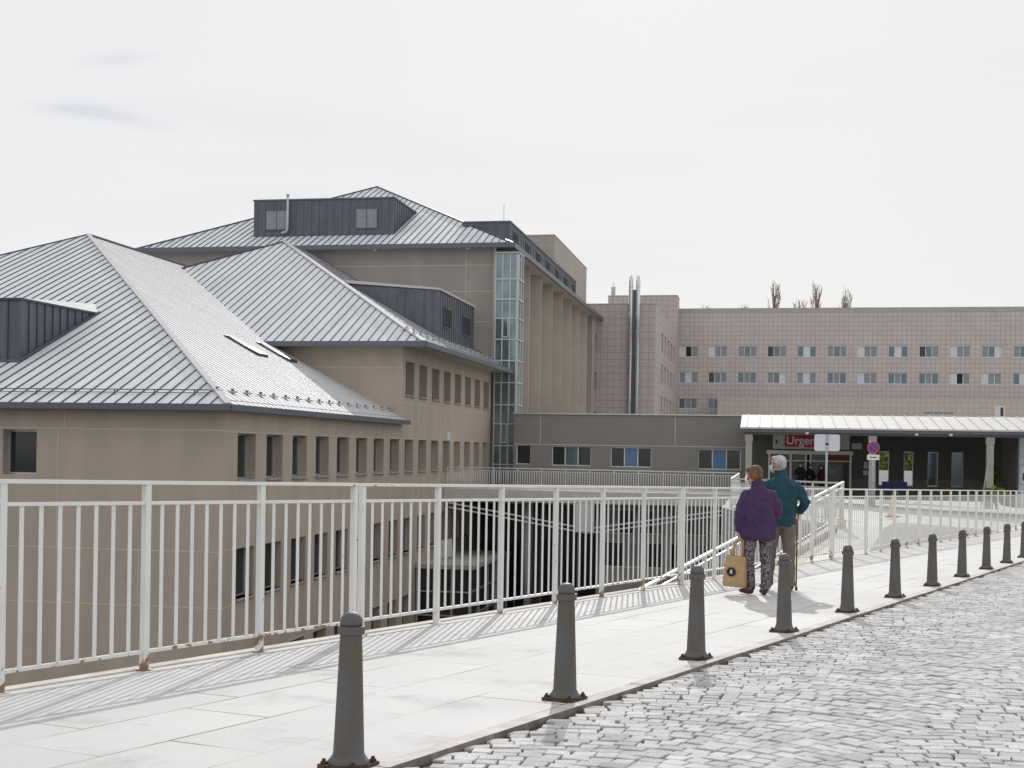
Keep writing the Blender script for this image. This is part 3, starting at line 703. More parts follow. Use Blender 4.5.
dA.poly([(-33, 39.4, 4.765), (td - .05, 39.4, 4.765), (-25, 45.5, 5.25), (-33, 45.6, 5.3)], 'zlight')
dA.bar((td + .05, 39.3, 2.72), (td + .05, 44.5, 4.86), .12, .06, 'zdark2'); dA.bar((-33, 39.32, 2.70), (td + .1, 39.32, 2.70), .10, .08, 'zdark2')
dA.part('dormer', rA)
for k in range(8):
    for r in ROWS: window(A, 'side', TS, *OPK(k), *r, panes=('glass',), fw=.06, sill='concrete')
for o_ in opf: window(A, 'front', 36.28, *o_, panes=('glass', 'glass') if False else ('glass',), fw=.06, depth=.35)

# ---- middle wing (B)
B = thing('hospital_wing', 'middle brown wing one storey higher, between the low wing and the tall block', 'building', (TS, 55.5, -9.3), 'B')
mb = MB()
opsB = [(*OPK(k), *r) for k in range(8, 16) for r in ROWS] + [(*OPK(k), 2.35, 3.85) for k in range(8, 16)]
wall(mb, 'side', TS, 55.5, 74.5, -9.3, 4.75, opsB, 'stucco')
mb.poly([(-40, 55.5, -9.3), (TS, 55.5, -9.3), (TS, 55.5, 4.75), (-40, 55.5, 4.75)], 'stucco')
mb.poly([(-40, 55.5, -9.3), (-40, 74.9, -9.3), (-40, 74.9, 4.7), (-40, 55.5, 4.7)], 'stucco')
joints_side(mb, TS, 55.5, 74.5, [.40, -4.85, -6.6, 2.0], [], 0, 0)
joints_front(mb, 55.5, -40, TS, [3.55], [])
mb.part('wall', B)
mb = MB(); e1, gsB, gtB = 4.6, 54.6, -14.5
zfB = lambda t, s: e1 + .46 * (s - gsB)
zsB = lambda t, s: e1 + .5656 * (gtB - t)
apB = (-26.7, 69.6)
slopes(mb, [(-39.9, gsB), (gtB, gsB), apB], zfB, 's', .435, sw=.026, sh=.04)
slopes(mb, [(gtB, gsB), (gtB, 75.0), (apB[0], 75.0), apB], zsB, 't', .435, mt='zinc_side', sw=.016, sh=.016)
zlB = lambda t, s: e1 + 6.9 * (t + 39.9) / (39.9 + apB[0])
mb.poly([(t, s, zlB(t, s)) for t, s in [(-39.9, gsB), apB, (apB[0], 75), (-39.9, 75)]], 'zinc')
hip_cap(mb, (gtB, gsB, e1), (*apB, zsB(*apB)), .24); hip_cap(mb, (-39.9, gsB, e1), (*apB, zsB(*apB)), .1, 'seam')
rB = mb.part('roof', B)
mb = MB(); mb.box(-39.6, gtB + .1, gsB - .13, gsB, e1 - .2, e1 + .03, 'zdark2'); mb.box(gtB, gtB + .13, gsB, 75.4, e1 - .2, e1 + .03, 'zdark2'); mb.part('gutter', rB)
mb = MB(); mb.poly([(-39.9, gsB, e1 - .12), (gtB, gsB, e1 - .12), (gtB, 75, e1 - .12), (-39.5, 75, e1 - .12)], 'soffit'); mb.part('soffit', rB)
mb = MB(); snow_clips(rB, gtB - .7, zsB, 55.4, 75); snow_clips(rB, gtB - 1.2, zsB, 56, 75, ds=1.2)
dB = MB()
dB.hexa([(-21.5, 65, 5.0), (-16.5, 65, 5.0), (-16.5, 73.3, 5.0), (-21.5, 73.3, 5.0), (-22.0, 65, 8.5), (-16.5, 65, 8.13), (-16.5, 73.3, 8.13), (-22.0, 73.3, 8.5)], 'zdark')
x = -21.3
while x < -16.6: dB.box(x - .014, x + .014, 64.965, 65, 5.2, 8.12, 'zdark2'); x += .5
y = 65.3
while y < 73.2: dB.box(-16.5, -16.465, y - .014, y + .014, 5.7, 8.12, 'zdark2'); y += .5
dB.hexa([(-22.4, 64.9, 8.6), (-16.42, 64.9, 8.14), (-16.42, 73.4, 8.14), (-22.4, 73.4, 8.6), (-22.4, 64.9, 8.78), (-16.42, 64.9, 8.24), (-16.42, 73.4, 8.24), (-22.4, 73.4, 8.78)], 'zlight')
for (a, b) in ((66.1, 67.5), (70.3, 72.0)): dB.box(-16.5, -16.42, a - .06, b + .06, 6.3, 7.4, 'zdark2')
dBo = dB.part('dormer', rB)
for (a, b) in ((66.1, 67.5), (70.3, 72.0)):
    g = MB(); g.box(-16.44, -16.405, a, b, 6.36, 7.34, 'black'); g.part('window', rB)
for k in range(8, 16):
    for r in ROWS + [(2.35, 3.85)]: window(B, 'side', TS, *OPK(k), *r, panes=('glass',), fw=.06, sill='concrete')

# ---- tall block (C)
Cb = thing('hospital_block', 'tall block with zinc roof, dormers and a row of wall fins facing right', 'building', (-15.65, 75, -9.3), 'B')
mb = MB()
mb.box(-37.6, -15.65, 75, 118.2, -9.3, 11.9, 'stucco_c')
joints_front(mb, 75, -37.6, -15.65, [10.85, 9.3, 7.5, 5.6], [(-17.42, 9.32, 11.85), (-17.42, 7.52, 9.28), (-17.42, 5.62, 7.48)])
mb.box(-15.75, -15.58, 74.93, 75.1, -9.3, 11.9, 'joint')
mb.part('wall', Cb)
fs = [79.4] + [82.6 + 4.65 * k for k in range(7)]
for i, s in enumerate(fs):
    m_ = MB(); m_.box(-15.649, -14.95, s, s + .10, -9.3, 11.88, 'stucco_f')
    for z in (9.6, 6.5, 3.95, 1.4): m_.box(-15.649, -14.95, s - .006, s, z - .014, z + .014, 'joint')
    m_.part('fin', Cb)
m_ = MB(); wall(m_, 'side', -14.9, 113.6, 118.2, -9.3, 11.88, [(115.6, 117.0, 8.9, 10.4), (115.6, 117.0, 5.4, 7.0), (115.6, 117.0, 2.0, 3.5)], 'stucco_c', .3)
m_.poly([(-15.649, 113.6, -9.3), (-14.9, 113.6, -9.3), (-14.9, 113.6, 11.88), (-15.649, 113.6, 11.88)], 'stucco_c'); m_.poly([(-15.649, 118.2, -9.3), (-14.9, 118.2, -9.3), (-14.9, 118.2, 11.88), (-15.649, 118.2, 11.88)], 'stucco_c'); m_.part('end_bay', Cb)
for z0, z1 in ((8.9, 10.4), (5.4, 7.0), (2.0, 3.5)): window(Cb, 'side', -14.9, 115.6, 117.0, z0, z1, depth=.28)
mb = MB(); e2, gsC, gtC = 12.0, 74.3, -14.5
zfC = lambda t, s: e2 + .4403 * (s - gsC)
zsC = lambda t, s: e2 + .5125 * (gtC - t)
apC = (-27.3, 89.2); lC = -38.1
slopes(mb, [(lC, gsC), (gtC, gsC), apC], zfC, 's', .45, sw=.035, sh=.05)
slopes(mb, [(gtC, gsC), (gtC, 118.6), (apC[0], 105.), apC], zsC, 't', .5, mt='zinc_side')
mb.poly([(t, s, e2 + 6.56 / 10.8 * (t - lC)) for t, s in [(lC, gsC), apC, (apC[0], 105.), (lC, 118.6)]], 'zinc')
mb.poly([(t, s, e2 + 6.56 / 13.6 * (118.6 - s)) for t, s in [(lC, 118.6), (apC[0], 105.), (gtC, 118.6)]], 'zinc')
hip_cap(mb, (gtC, gsC, e2), (*apC, zfC(*apC)), .16, 'seam'); hip_cap(mb, (lC, gsC, e2), (*apC, zfC(*apC)), .16, 'seam')
rC = mb.part('roof', Cb)
mb = MB(); mb.box(lC - .1, gtC + .12, gsC - .15, gsC, e2 - .24, e2 + .04, 'zdark2'); mb.box(gtC, gtC + .15, gsC, 118.7, e2 - .26, e2 + .04, 'zdark2'); mb.part('gutter', rC)
mb = MB(); mb.poly([(lC, gsC, e2 - .16), (gtC, gsC, e2 - .16), (gtC, 118.6, e2 - .16), (lC, 118.6, e2 - .16)], 'soffit')
mb.lathe((-22.9, 74.6, e2 - .3), [(.12, 0), (.2, .13)], 'alu', 10); mb.lathe((-17.2, 74.6, e2 - .3), [(.12, 0), (.2, .13)], 'alu', 10); mb.part('soffit', rC)
mb = MB(); seamed_box(mb, -31.4, -22.35, 76.55, 81.9, 12.8, 15.22); pass
for a, b in ((-30.54, -29.2), (-24.7, -23.41)): mb.box(a - .06, b + .06, 76.48, 76.55, 13.38, 14.62, 'zdark2')
mb.part('dormer', rC)
for a, b in ((-30.54, -29.2), (-24.7, -23.41)):
    g = MB(); g.box(a, b, 76.46, 76.5, 13.44, 14.56, 'blind'); g.box((a + b) / 2 - .025, (a + b) / 2 + .025, 76.44, 76.46, 13.44, 14.56, 'zdark2'); g.part('window', rC)
mb = MB(); mb.tube([(-29.1, 76.32, 15.5), (-29.1, 76.32, 13.4), (-29.2, 76.32, 13.24), (-29.5, 76.32, 13.18)], .075, 'zlight', 10); mb.lathe((-29.1, 76.32, 15.45), [(.1, 0), (.1, .12), (.02, .16)], 'zlight', 10); mb.part('vent_pipe', rC)
mb = MB(); seamed_box(mb, -18.35, -15.4, 78.0, 106.6, 12.2, 13.88, sp=.62); 
for k in range(7):
    s = 79.7 + k * 4.25; mb.box(-15.4, -15.36, s - .72, s + .72, 12.6, 13.55, 'seam')
mb.part('dormer', rC, 'long dark zinc dormer with seven small windows over the fins')
for k in range(7):
    s = 79.7 + k * 4.25; g = MB(); g.box(-15.375, -15.345, s - .64, s + .64, 12.66, 13.48, 'black'); g.part('window', rC)
mb = MB(); mb.bar((-17.0, 84, 13.8), (-17.0, 84, 16.2), .03, .03, 'pole', up=(0, 1, 0)); mb.part('lightning_rod', rC)
# glass stair tower
G = thing('glass_stair_tower', 'tall narrow glass stair tower between the brown wings and the finned block', 'tower', (-15.6, 74.6, -9.3), 'B')
mb = MB(); mb.box(-15.55, -14.22, 74.62, 76.3, -9.3, 11.5, 'glass_t'); mb.part('glazing', G)
zz = [11.5, 9.95, 8.77, 7.65, 6.42, 5.18, 3.89, 2.59, 1.48, .2, -.9, -2.1, -3.3, -4.5, -5.7, -6.9, -8.1]
mb = MB()
for t in (-15.52, -15.1, -14.65, -14.25): mb.box(t - .03, t + .03, 74.55, 74.62, -9.3, 11.4, 'frame_g')
for s in (74.66, 75.5, 76.26): mb.box(-14.22, -14.16, s - .04, s + .04, -9.3, 11.4, 'frame_g')
for z in zz: mb.box(-15.55, -14.18, 74.53, 74.62, z - .035, z + .035, 'frame_g'); mb.box(-14.22, -14.14, 74.6, 76.3, z - .035, z + .035, 'frame_g')
for z in (7.65, 1.48): 
    for t in (-15.06, -14.74): mb.box(t - .025, t + .025, 74.51, 74.6, z - 1.1, z, 'white')
    mb.box(-15.06, -14.74, 74.51, 74.6, z - 1.12, z - 1.06, 'white')
mb.part('mullions', G)

# lift core (F)
mb = MB(); mb.box(-22, -16.0, 98.8, 117.4, 11, 16.5, 'tower_tile'); mb.box(-22.03, -15.97, 98.77, 117.43, 16.5, 16.58, 'concrete')
mb.top('lift_tower', (-16, 98.8, 11), 'B', label='pale tiled lift tower rising behind the long dark dormer', cat='tower')

# ---- grey link wing
Lk = thing('link_wing', 'flat roofed grey wing with three-part windows, left of the entrance canopy', 'building', (-15.6, 73.5, -9.3), 'B')
mb = MB(); ow = [(-13.95, -13.1, -.86, .28), (-11.88, -9.6, -.9, .24), (-8.5, -6.17, -.92, .21), (-3.58, -1.2, -.97, .17)]
wall(mb, 'front', 73.5, -14.1, -.92, -2.5, 2.03, ow, 'stucco_d', .22)
mb.poly([(-.92, 73.5, -2.4), (-.92, 80, -2.4), (-.92, 80, 2.03), (-.92, 73.5, 2.03)], 'stucco_d'); mb.poly([(-14.1, 73.5, 2.03), (-.92, 73.5, 2.03), (-.92, 97, 2.03), (-14.1, 97, 2.03)], 'concrete'); mb.poly([(-14.1, 73.5, -2.5), (-14.1, 80, -2.5), (-14.1, 80, 2.03), (-14.1, 73.5, 2.03)], 'stucco_d')
mb.poly([(-14.1, 80, -2.4), (-.92, 80, -2.4), (-.92, 80, 2.03), (-15.6, 80, 2.03)], 'stucco_d')
mb.box(-14.14, -.86, 73.42, 73.72, 2.032, 2.10, 'alu')
joints_front(mb, 73.5, -14.1, -.92, [.3], [(-12.55, .33, 2.0), (-4.86, .33, 2.0)])
mb.part('wall', Lk)
pan = [('glass',), ('glass', 'glass_b', 'glass'), ('glass', 'blue', 'glass'), ('glass', 'blue', 'glass')]
for o_, pn in zip(ow, pan): window(Lk, 'front', 73.5, *o_, depth=.18, frame='white', panes=pn, fw=.055)
# lower storeys under the terrace
mb = MB()
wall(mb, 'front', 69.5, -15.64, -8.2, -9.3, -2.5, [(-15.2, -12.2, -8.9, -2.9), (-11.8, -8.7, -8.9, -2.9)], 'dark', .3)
wl = [(-7.9, -6.3, -4.2, -2.95), (-6.1, -4.5, -4.2, -2.95), (-4.3, -2.7, -4.2, -2.95), (-2.5, -1.4, -4.2, -2.95), (-7.9, -1.4, -5.9, -4.6)]
wall(mb, 'front', 65.6, -8.2, -1.12, -9.3, -2.5, wl, 'concrete', .15)
mb.poly([(-8.2, 65.6, -9.3), (-8.2, 69.5, -9.3), (-8.2, 69.5, -2.5), (-8.2, 65.6, -2.5)], 'concrete')
mb.part('lower_wall', Lk)
for o_, pn in zip(wl, [('blind', 'glass'), ('glass', 'blind'), ('glass', 'glass_b'), ('glass',), ('glass', 'blind', 'glass', 'glass', 'blind', 'glass')]): window(Lk, 'front', 65.6, *o_, depth=.12, frame='white', panes=pn, fw=.06)
for o_ in [(-15.2, -12.2, -8.9, -2.9), (-11.8, -8.7, -8.9, -2.9)]: window(Lk, 'front', 69.5, *o_, depth=.2, frame='alu', panes=('glass', 'glass', 'glass'), fw=.06)
# porch in the yard and the notice board above it
pc = thing('glass_porch', 'dark glazed porch with pale flat roof in the yard by the brown wing', 'porch', (-15.6, 58, -9.3), 'B')
mb = MB(); mb.box(-15.66, -12.9, 58, 67, -5.55, -5.35, 'concrete'); mb.part('roof', pc)
mb = MB(); mb.box(-15.6, -13.1, 58.2, 66.8, -9.3, -5.56, 'glass'); mb.part('glazing', pc)
mb = MB()
for t in (-15.6, -14.8, -13.95, -13.1): mb.box(t - .04, t + .04, 58.12, 58.2, -9.3, -5.56, 'alu')
for s in (58.2, 60, 62, 64, 66.8): mb.box(-13.1, -13.03, s - .04, s + .04, -9.3, -5.56, 'alu')
for z in (-6.6, -7.7): mb.box(-15.6, -13.0, 58.1, 58.2, z - .03, z + .03, 'alu'); mb.box(-13.11, -13.04, 58.15, 66.8, z - .03, z + .03, 'alu')
mb.part('frame', pc)
mb = MB(); mb.hexa([(-15.3, 61, -5.35), (-14.62, 61, -5.2), (-14.62, 61.06, -5.2), (-15.3, 61.06, -5.35), (-15.36, 61, -4.5), (-14.68, 61, -4.35), (-14.68, 61.06, -4.35), (-15.36, 61.06, -4.5)], 'white')
mb.box(-15.2, -14.8, 60.985, 61, -4.95, -4.6, 'paper'); mb.box(-15.03, -14.97, 61.06, 61.1, -5.35, -4.5, 'alu')
mb.top('notice_board', (-15, 61, -5.35), 'B', label='small tilted white notice board on the porch roof', cat='sign')
mb = MB(); mb.box(-15.69, -15.655, 63.75, 64.5, .42, .84, 'blind_w'); mb.box(-15.655, -15.652, 63.8, 64.45, .46, .80, 'paper')
mb.top('wall_notice', (-15.6, 65.2, .5), 'B', label='small white notice on the brown wall above the window row', cat='sign')

# ---- entrance with canopy
En = thing('emergency_entrance', 'dark walled emergency entrance under the white ribbed canopy', 'building', (-.9, 62, -2.3), 'B')
mb = MB()
slots = [(6.09, 6.63), (7.38, 7.87), (8.61, 9.14), (9.82, 10.41)]
eo = [(.34, 4.62, -2.1, .08)] + [(a, b, -1.66, .18) for a, b in slots]
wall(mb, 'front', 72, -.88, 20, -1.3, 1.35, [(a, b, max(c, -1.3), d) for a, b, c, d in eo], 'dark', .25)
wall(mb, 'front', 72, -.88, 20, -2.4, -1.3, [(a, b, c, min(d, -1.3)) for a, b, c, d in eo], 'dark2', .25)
mb.part('wall', En)
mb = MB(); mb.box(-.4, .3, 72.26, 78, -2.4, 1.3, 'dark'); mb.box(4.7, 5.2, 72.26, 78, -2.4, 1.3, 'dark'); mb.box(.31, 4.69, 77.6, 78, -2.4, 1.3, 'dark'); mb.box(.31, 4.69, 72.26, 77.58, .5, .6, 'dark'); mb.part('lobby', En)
cn = MB()
t0, t1 = -1.06, 20.
cn.hexa([(t0, 61.9, 1.13), (t1, 61.9, 1.12), (t1, 66.2, 1.8), (t0, 66.2, 1.8), (t0, 61.9, 1.20), (t1, 61.9, 1.20), (t1, 66.2, 1.90), (t0, 66.2, 1.90)], 'canopy')
x = t0 + .3
while x < t1: cn.bar((x, 61.85, 1.215), (x, 66.25, 1.93), .035, .05, 'canopy'); x += .58
cn.box(t0, t1, 66.2, 73.4, 1.78, 1.86, 'concrete')
cno = cn.part('canopy_roof', En)
cn = MB(); cn.box(t0 + .1, t1, 61.95, 62.05, .98, 1.115, 'zdark'); cn.box(t0 + .15, t1, 62.15, 62.45, .87, .975, 'dark2'); cn.box(t0 + .15, t1, 62.6, 71.99, 1.02, 1.10, 'dark2')
for x in (2.4, 7.5, 13): cn.box(x - .1, x + .1, 62.46, 71.9, .9, 1.01, 'dark2')
cn.part('canopy_beams', En)
for x in (-.66, 4.97, 10.15, 16.):
    m_ = MB(); m_.box(x - .15, x + .15, 62.15, 62.45, -2.4, .55, 'column'); m_.box(x - .18, x + .18, 62.12, 62.48, .55, .868, 'column'); m_.part('column', En)
for x in (2.0, 6.9, 8.4, 13.2):
    m_ = MB(); m_.lathe((x, 62.0, .89), [(.03, 0), (.09, .03), (.09, .1)], 'white', 10); m_.part('floodlight', En)
dr = MB(); dr.box(.2, 4.75, 71.85, 71.99, -.04, .16, 'cream')
for x in (.34, 1.48, 2.28, 2.52, 3.35, 4.62): dr.box(x - .05, x + .05, 71.88, 72.0, -2.3, -.04, 'cream')
dr.box(.34, 4.62, 71.9, 71.98, -.42, -.36, 'cream')
dro = dr.part('door_frame', En)
for a, b in ((.39, 1.43), (1.53, 2.23), (2.57, 3.3), (3.4, 4.57)):
    g = MB(); g.box(a, b, 72.06, 72.08, -2.3, .02, 'glass'); g.part('door_leaf', dro)
g = MB(); g.box(3.42, 4.5, 71.93, 71.95, -.5, -.04, 'poster'); g.box(3.5, 3.85, 71.93, 71.95, -1.15, -.8, 'blind'); g.part('poster', dro)
for i, (a, b) in enumerate(slots):
    fr = MB(); 
    for x in (a, b): fr.box(x - .035, x + .035, 72.1, 72.16, -1.66, .18, 'alu')
    fr.box(a, b, 72.1, 72.16, .14, .18, 'alu'); fr.box(a, b, 72.1, 72.16, -1.66, -1.6, 'alu')
    fo = fr.part('window', En)
    if i >= 2: g = MB(); g.box(a, b, 72.17, 72.19, -1.66, .18, 'glass_b'); g.part('pane', fo)
sg = MB(); sg.box(.52, 4.55, 71.75, 71.98, .24, 1.04, 'grey_sign'); sgo = sg.part('sign_board', En)
g = MB(); g.box(1.14, 3.72, 71.71, 71.75, .36, 1.02, 'red'); g.part('red_panel', sgo)
g = MB(); g.box(.66, .76, 71.735, 71.75, .52, .74, 'poster'); g.box(.85, 1.08, 71.735, 71.75, .58, .62, 'alu'); g.box(.85, 1.03, 71.735, 71.75, .66, .70, 'alu')
g.part('small_emblem', sgo); g = MB(); g.box(3.86, 3.98, 71.735, 71.75, .52, .66, 'road_blue'); g.box(4.05, 4.4, 71.735, 71.75, .56, .61, 'pole'); g.part('small_emblem', sgo)
def text(body, size, parent, loc, mt, bold=.01, rot=(R(90), 0, 0)):
    cu = bpy.data.curves.new('t', 'FONT'); cu.body = body; cu.size = size; cu.extrude = .012; cu.offset = bold
    tmp = bpy.data.objects.new('t', cu); COL.objects.link(tmp)
    dg = bpy.context.evaluated_depsgraph_get(); me = bpy.data.meshes.new_from_object(tmp.evaluated_get(dg)); bpy.data.objects.remove(tmp)
    me.materials.clear(); me.materials.append(M[mt]); o = bpy.data.objects.new('lettering', me); COL.objects.link(o); o.parent = parent
    og = ORG[parent.name]; o.location = (loc[0] - og[0], loc[1] - og[1], loc[2] - og[2]); o.rotation_euler = rot; return o
lt = text('Urgencias', .62, sgo, (1.22, 71.70, .50), 'letter', .009)
xs_ = [v.co.x for v in lt.data.vertices]; k_ = 2.42 / (max(xs_) - min(xs_)); lt.scale = (k_, min(1.15, k_ * 1.0), 1)
m_ = MB(); m_.box(5.0 - .35, 5.0 + .2, 71.93, 71.99, .28, .6, 'grey_sign'); m_.top('wall_plate', (5.0, 71.9, .3), 'B', label='grey rectangular plate high on the dark wall beside the doors', cat='sign')
m_ = MB(); m_.box(5.32, 5.5, 71.94, 71.99, -.75, -.38, 'grey_sign'); m_.box(5.28, 5.52, 71.9, 71.99, -1.1, -.86, 'grey_sign'); m_.top('wall_box', (5.4, 71.9, -1), 'B', label='small grey boxes on the dark wall right of the doors', cat='box')
# glazed lobby at the right edge
gl = thing('glazed_kiosk', 'glazed kiosk with white and blue posters under the right end of the canopy', 'kiosk', (11.0, 65, -2.3), 'B')
m_ = MB(); m_.box(11.6, 11.7, 64.0, 67.9, -2.4, .95, 'dark2'); m_.box(11.7, 20, 64.05, 64.2, .95, 1.0, 'dark2'); m_.part('wall', gl)
m_ = MB(); m_.box(11.7, 20, 64.1, 64.13, -2.4, .94, 'blind_w'); m_.part('glazing', gl)  # pale opaque sheet; the light interior is put into its colour
m_ = MB()
for x in (11.66, 13.2, 15.2, 17.2): m_.box(x - .06, x + .06, 64.0, 64.1, -2.4, .95, 'zdark2')
for z in (.0, -.35, -1.6): m_.box(11.72, 20, 64.02, 64.1, z - .04, z + .04, 'pole')
m_.part('frame', gl)
m_ = MB(); m_.box(11.8, 12.9, 64.05, 64.09, -1.3, -.45, 'paper'); m_.box(11.9, 12.3, 64.04, 64.05, -1.1, -.75, 'road_blue'); m_.part('poster', gl)

# ---- tiled blocks behind
D = thing('tiled_ward_block', 'long brown tiled ward block closing the background on the right', 'building', (-10, 150, -2.3), 'B')
mb = MB(); cols = [(-9.58 + 3.3 * k, -7.46 + 3.3 * k) for k in range(15)]
opsD = [(a, b, z, z + 1.26) for a, b in cols for z in (10.86, 7.88)] + [(*cols[0], 4.95, 6.16), (*cols[1], 4.95, 6.16)]
wall(mb, 'front', 150, -14, 46, -2.4, 15.9, opsD, 'brick', .2)
mb.poly([(-9.7, 150, 15.9), (46, 150, 15.9), (46, 165, 15.9), (-9.7, 165, 15.9)], 'concrete'); mb.box(-14, 46, 149.97, 150.3, 15.9, 16.42, 'concrete')
mb.poly([(-14, 165, -2.4), (46, 165, -2.4), (46, 165, 15.9), (-14, 165, 15.9)], 'brick')
mb.part('wall', D)
pats = [('glass', 'glass_b', 'blind'), ('glass_b', 'blind_w', 'glass_b'), ('blind', 'glass_b', 'blind_w'), ('glass_b', 'blind', 'glass_b'), ('blind_w', 'black', 'blind'), ('blind', 'blind_w', 'blind'), ('blind_w', 'blind', 'blind'), ('blind', 'glass_b', 'blind'), ('blind_w', 'blind', 'blind')]
rr = random.Random(5)
for a, b, z0, z1 in opsD: window(D, 'front', 150, a, b, z0, z1, depth=.12, frame='white', panes=rr.choice(pats), fw=.07)
lowb = thing('low_tiled_annexe', 'paler tiled annexe in front of the long ward block, above the canopy', 'building', (-5, 147, -2.3), 'B')
mb = MB(); wall(mb, 'front', 147, -5.1, 46, -2.4, 6.1, [(24.4, 25.4, 4.2, 5.4), (17.0, 20.2, 4.4, 4.75)], 'brick_l', .2); mb.poly([(-5.1, 147, -2.4), (-5.1, 150, -2.4), (-5.1, 150, 6.1), (-5.1, 147, 6.1)], 'brick_l')
mb.poly([(-5.1, 147, 6.1), (46, 147, 6.1), (46, 150, 6.1), (-5.1, 150, 6.1)], 'concrete'); mb.part('wall', lowb)
window(lowb, 'front', 147, 24.4, 25.4, 4.2, 5.4, depth=.02, frame='white', panes=('blind_w', 'glass'), fw=.12)
window(lowb, 'front', 147, 17.0, 20.2, 4.4, 4.75, depth=.1, frame='white', panes=('blind', 'blind', 'blind'), fw=.05)
Eb = thing('tiled_corner_block', 'brown tiled corner block with rows of narrow windows and a tall twin flue', 'building', (-9.6, 117, -2.3), 'B')
mb = MB(); oe = [(124.3 + 4.15 * k, 126.4 + 4.15 * k, z, z + 1.75) for k in range(5) for z in (9.6, 6.6, 3.6)]
wall(mb, 'side', -9.65, 117, 149.9, -2.4, 13.2, oe, 'brick_s', .2)
mb.poly([(-24, 117, -2.4), (-9.65, 117, -2.4), (-9.65, 117, 13.2), (-24, 117, 13.2)], 'brick_s'); mb.poly([(-24, 117, 13.2), (-9.65, 117, 13.2), (-9.65, 149.9, 13.2), (-24, 149.9, 13.2)], 'concrete')
mb.box(-24, -9.62, 116.97, 117.3, 13.2, 13.3, 'concrete'); mb.part('wall', Eb)
for o_ in oe: window(Eb, 'side', -9.65, *o_, depth=.15, frame='alu', panes=('glass', 'blind'), fw=.06)
mb = MB(); mb.box(-17.4, -9.66, 146, 149.9, 13.2, 17.4, 'brick_s'); mb.box(-17.45, -9.62, 145.95, 149.95, 17.4, 17.5, 'concrete'); mb.part('roof_room', Eb)
fl = thing('twin_flue', 'pair of tall stainless steel flue pipes on the brown tiled wall', 'flue', (-11.6, 116.7, -2.3), 'B')
for t in (-11.86, -11.22):
    m_ = MB(); m_.lathe((t, 116.7, -2.3), [(.2, 0), (.2, 17.6), (.14, 17.95), (.05, 18.1)], 'steel', 16)
    for z in range(1, 18, 2): m_.lathe((t, 116.7, -2.3 + z), [(.215, 0), (.215, .06)], 'alu', 16)
    m_.part('pipe', fl)
m_ = MB(); m_.box(-11.66, -11.42, 116.75, 116.9, -2.3, 14.5, 'zdark'); m_.part('backing_plate', fl)
m_ = MB(); m_.lathe((-17.0, 147.5, 17.5), [(.25, 0), (.25, .3), (.2, .3), (.2, .4), (.25, .4), (.25, .7), (.2, .7), (.2, .8), (.25, .8), (.25, 1.15), (.04, 1.2), (.03, 1.7)], 'zlight', 14, False)
m_.top('roof_vent', (-17.0, 147.5, 17.5), 'B', label='white banded vent stack on the roof left of the steel flues', cat='vent')
# ------------------------------------------------------------------ bare trees behind the ward block
def bare_tree(px_t, top, spread, label, seed):
    rr = random.Random(seed); r = thing('bare_tree', label, 'tree', (px_t, 172, -2.3), 'B', group='bare trees behind the ward block')
    tk = MB(); tk.tube([(px_t, 172, -2.3), (px_t + .1, 172, 8), (px_t, 172, top - 1.5)], [.36, .24, .09], 'bark', 8); tk.part('trunk', r)
    cr_ = MB()
    for i in range(44):
        z0 = rr.uniform(6, top - 2.0); L_ = rr.uniform(2.5, 6); a = rr.uniform(0, 6.28); sp = rr.uniform(.2, 1) * spread
        p0 = Vector((px_t, 172, z0)); z1 = min(top, z0 + L_) - rr.uniform(0, .8); p1 = Vector((px_t + sp * math.cos(a) * .7, 172 + sp * math.sin(a) * .7, (z0 + z1) / 2)); p2 = Vector((px_t + sp * math.cos(a), 172 + sp * math.sin(a), z1))
        cr_.tube([p0, p1, p2], [.065, .045, .022], 'bark', 4)
        for j in range(6):
            q = p1.lerp(p2, rr.random()); e_ = q + Vector((rr.uniform(-.35, .35), rr.uniform(-.35, .35), rr.uniform(.4, 1.1))); cr_.tube([q, e_], [.03, .015], 'bark', 3)
    cr_.part('crown', r)
for i, (t, top, sp, lb) in enumerate([(-7.0, 18.9, 1.2, 'small bare treetop above the roof at the left end of the ward block'), (-2.9, 18.8, .9, 'low bare treetop, second from the left above the ward block'),
        (1.2, 21.9, 1.1, 'tall bare treetop with twin tips above the ward block'), (4.5, 19.6, .9, 'short bare treetop between the two tall ones'), (6.4, 22.0, .8, 'narrowest tall bare treetop above the ward block'), (10.1, 20.8, .9, 'rightmost bare treetop above the ward block roof')]):
    bare_tree(t, top, sp, lb, i)
# ------------------------------------------------------------------ forecourt furniture
def at(px, py, Y):
    u, v = px - 512, py - 384; a = u * math.cos(roll) + v * math.sin(roll); b = -u * math.sin(roll) + v * math.cos(roll)
    return Vector((a / f * Y, Y, -(b - 65.2) / f * Y))
p = at(824.9, 500, 44)
r = thing('road_sign', 'blank back of a rectangular road sign on a slim grey pole before the doors', 'sign', (p.x, p.y, -2.1))
m_ = MB(); m_.lathe((p.x, p.y, -2.1), [(.04, 0), (.04, 2.75), (.01, 2.76)], 'pole', 12); m_.part('pole', r)
m_ = MB()
rc, hx, z0, z1 = .07, .43, .10, .66; pts = []
for cx, cz, a0 in ((hx - rc, z1 - rc, 0), (-hx + rc, z1 - rc, 90), (-hx + rc, z0 + rc, 180), (hx - rc, z0 + rc, 270)):
    for k in range(5): a = R(a0 + k * 22.5); pts.append((p.x + cx + rc * math.cos(a), cz + rc * math.sin(a)))
m_.ring([[(x, p.y - .06, z) for x, z in pts], [(x, p.y - .045, z) for x, z in pts]], 'lilac', False); m_.part('panel', r)
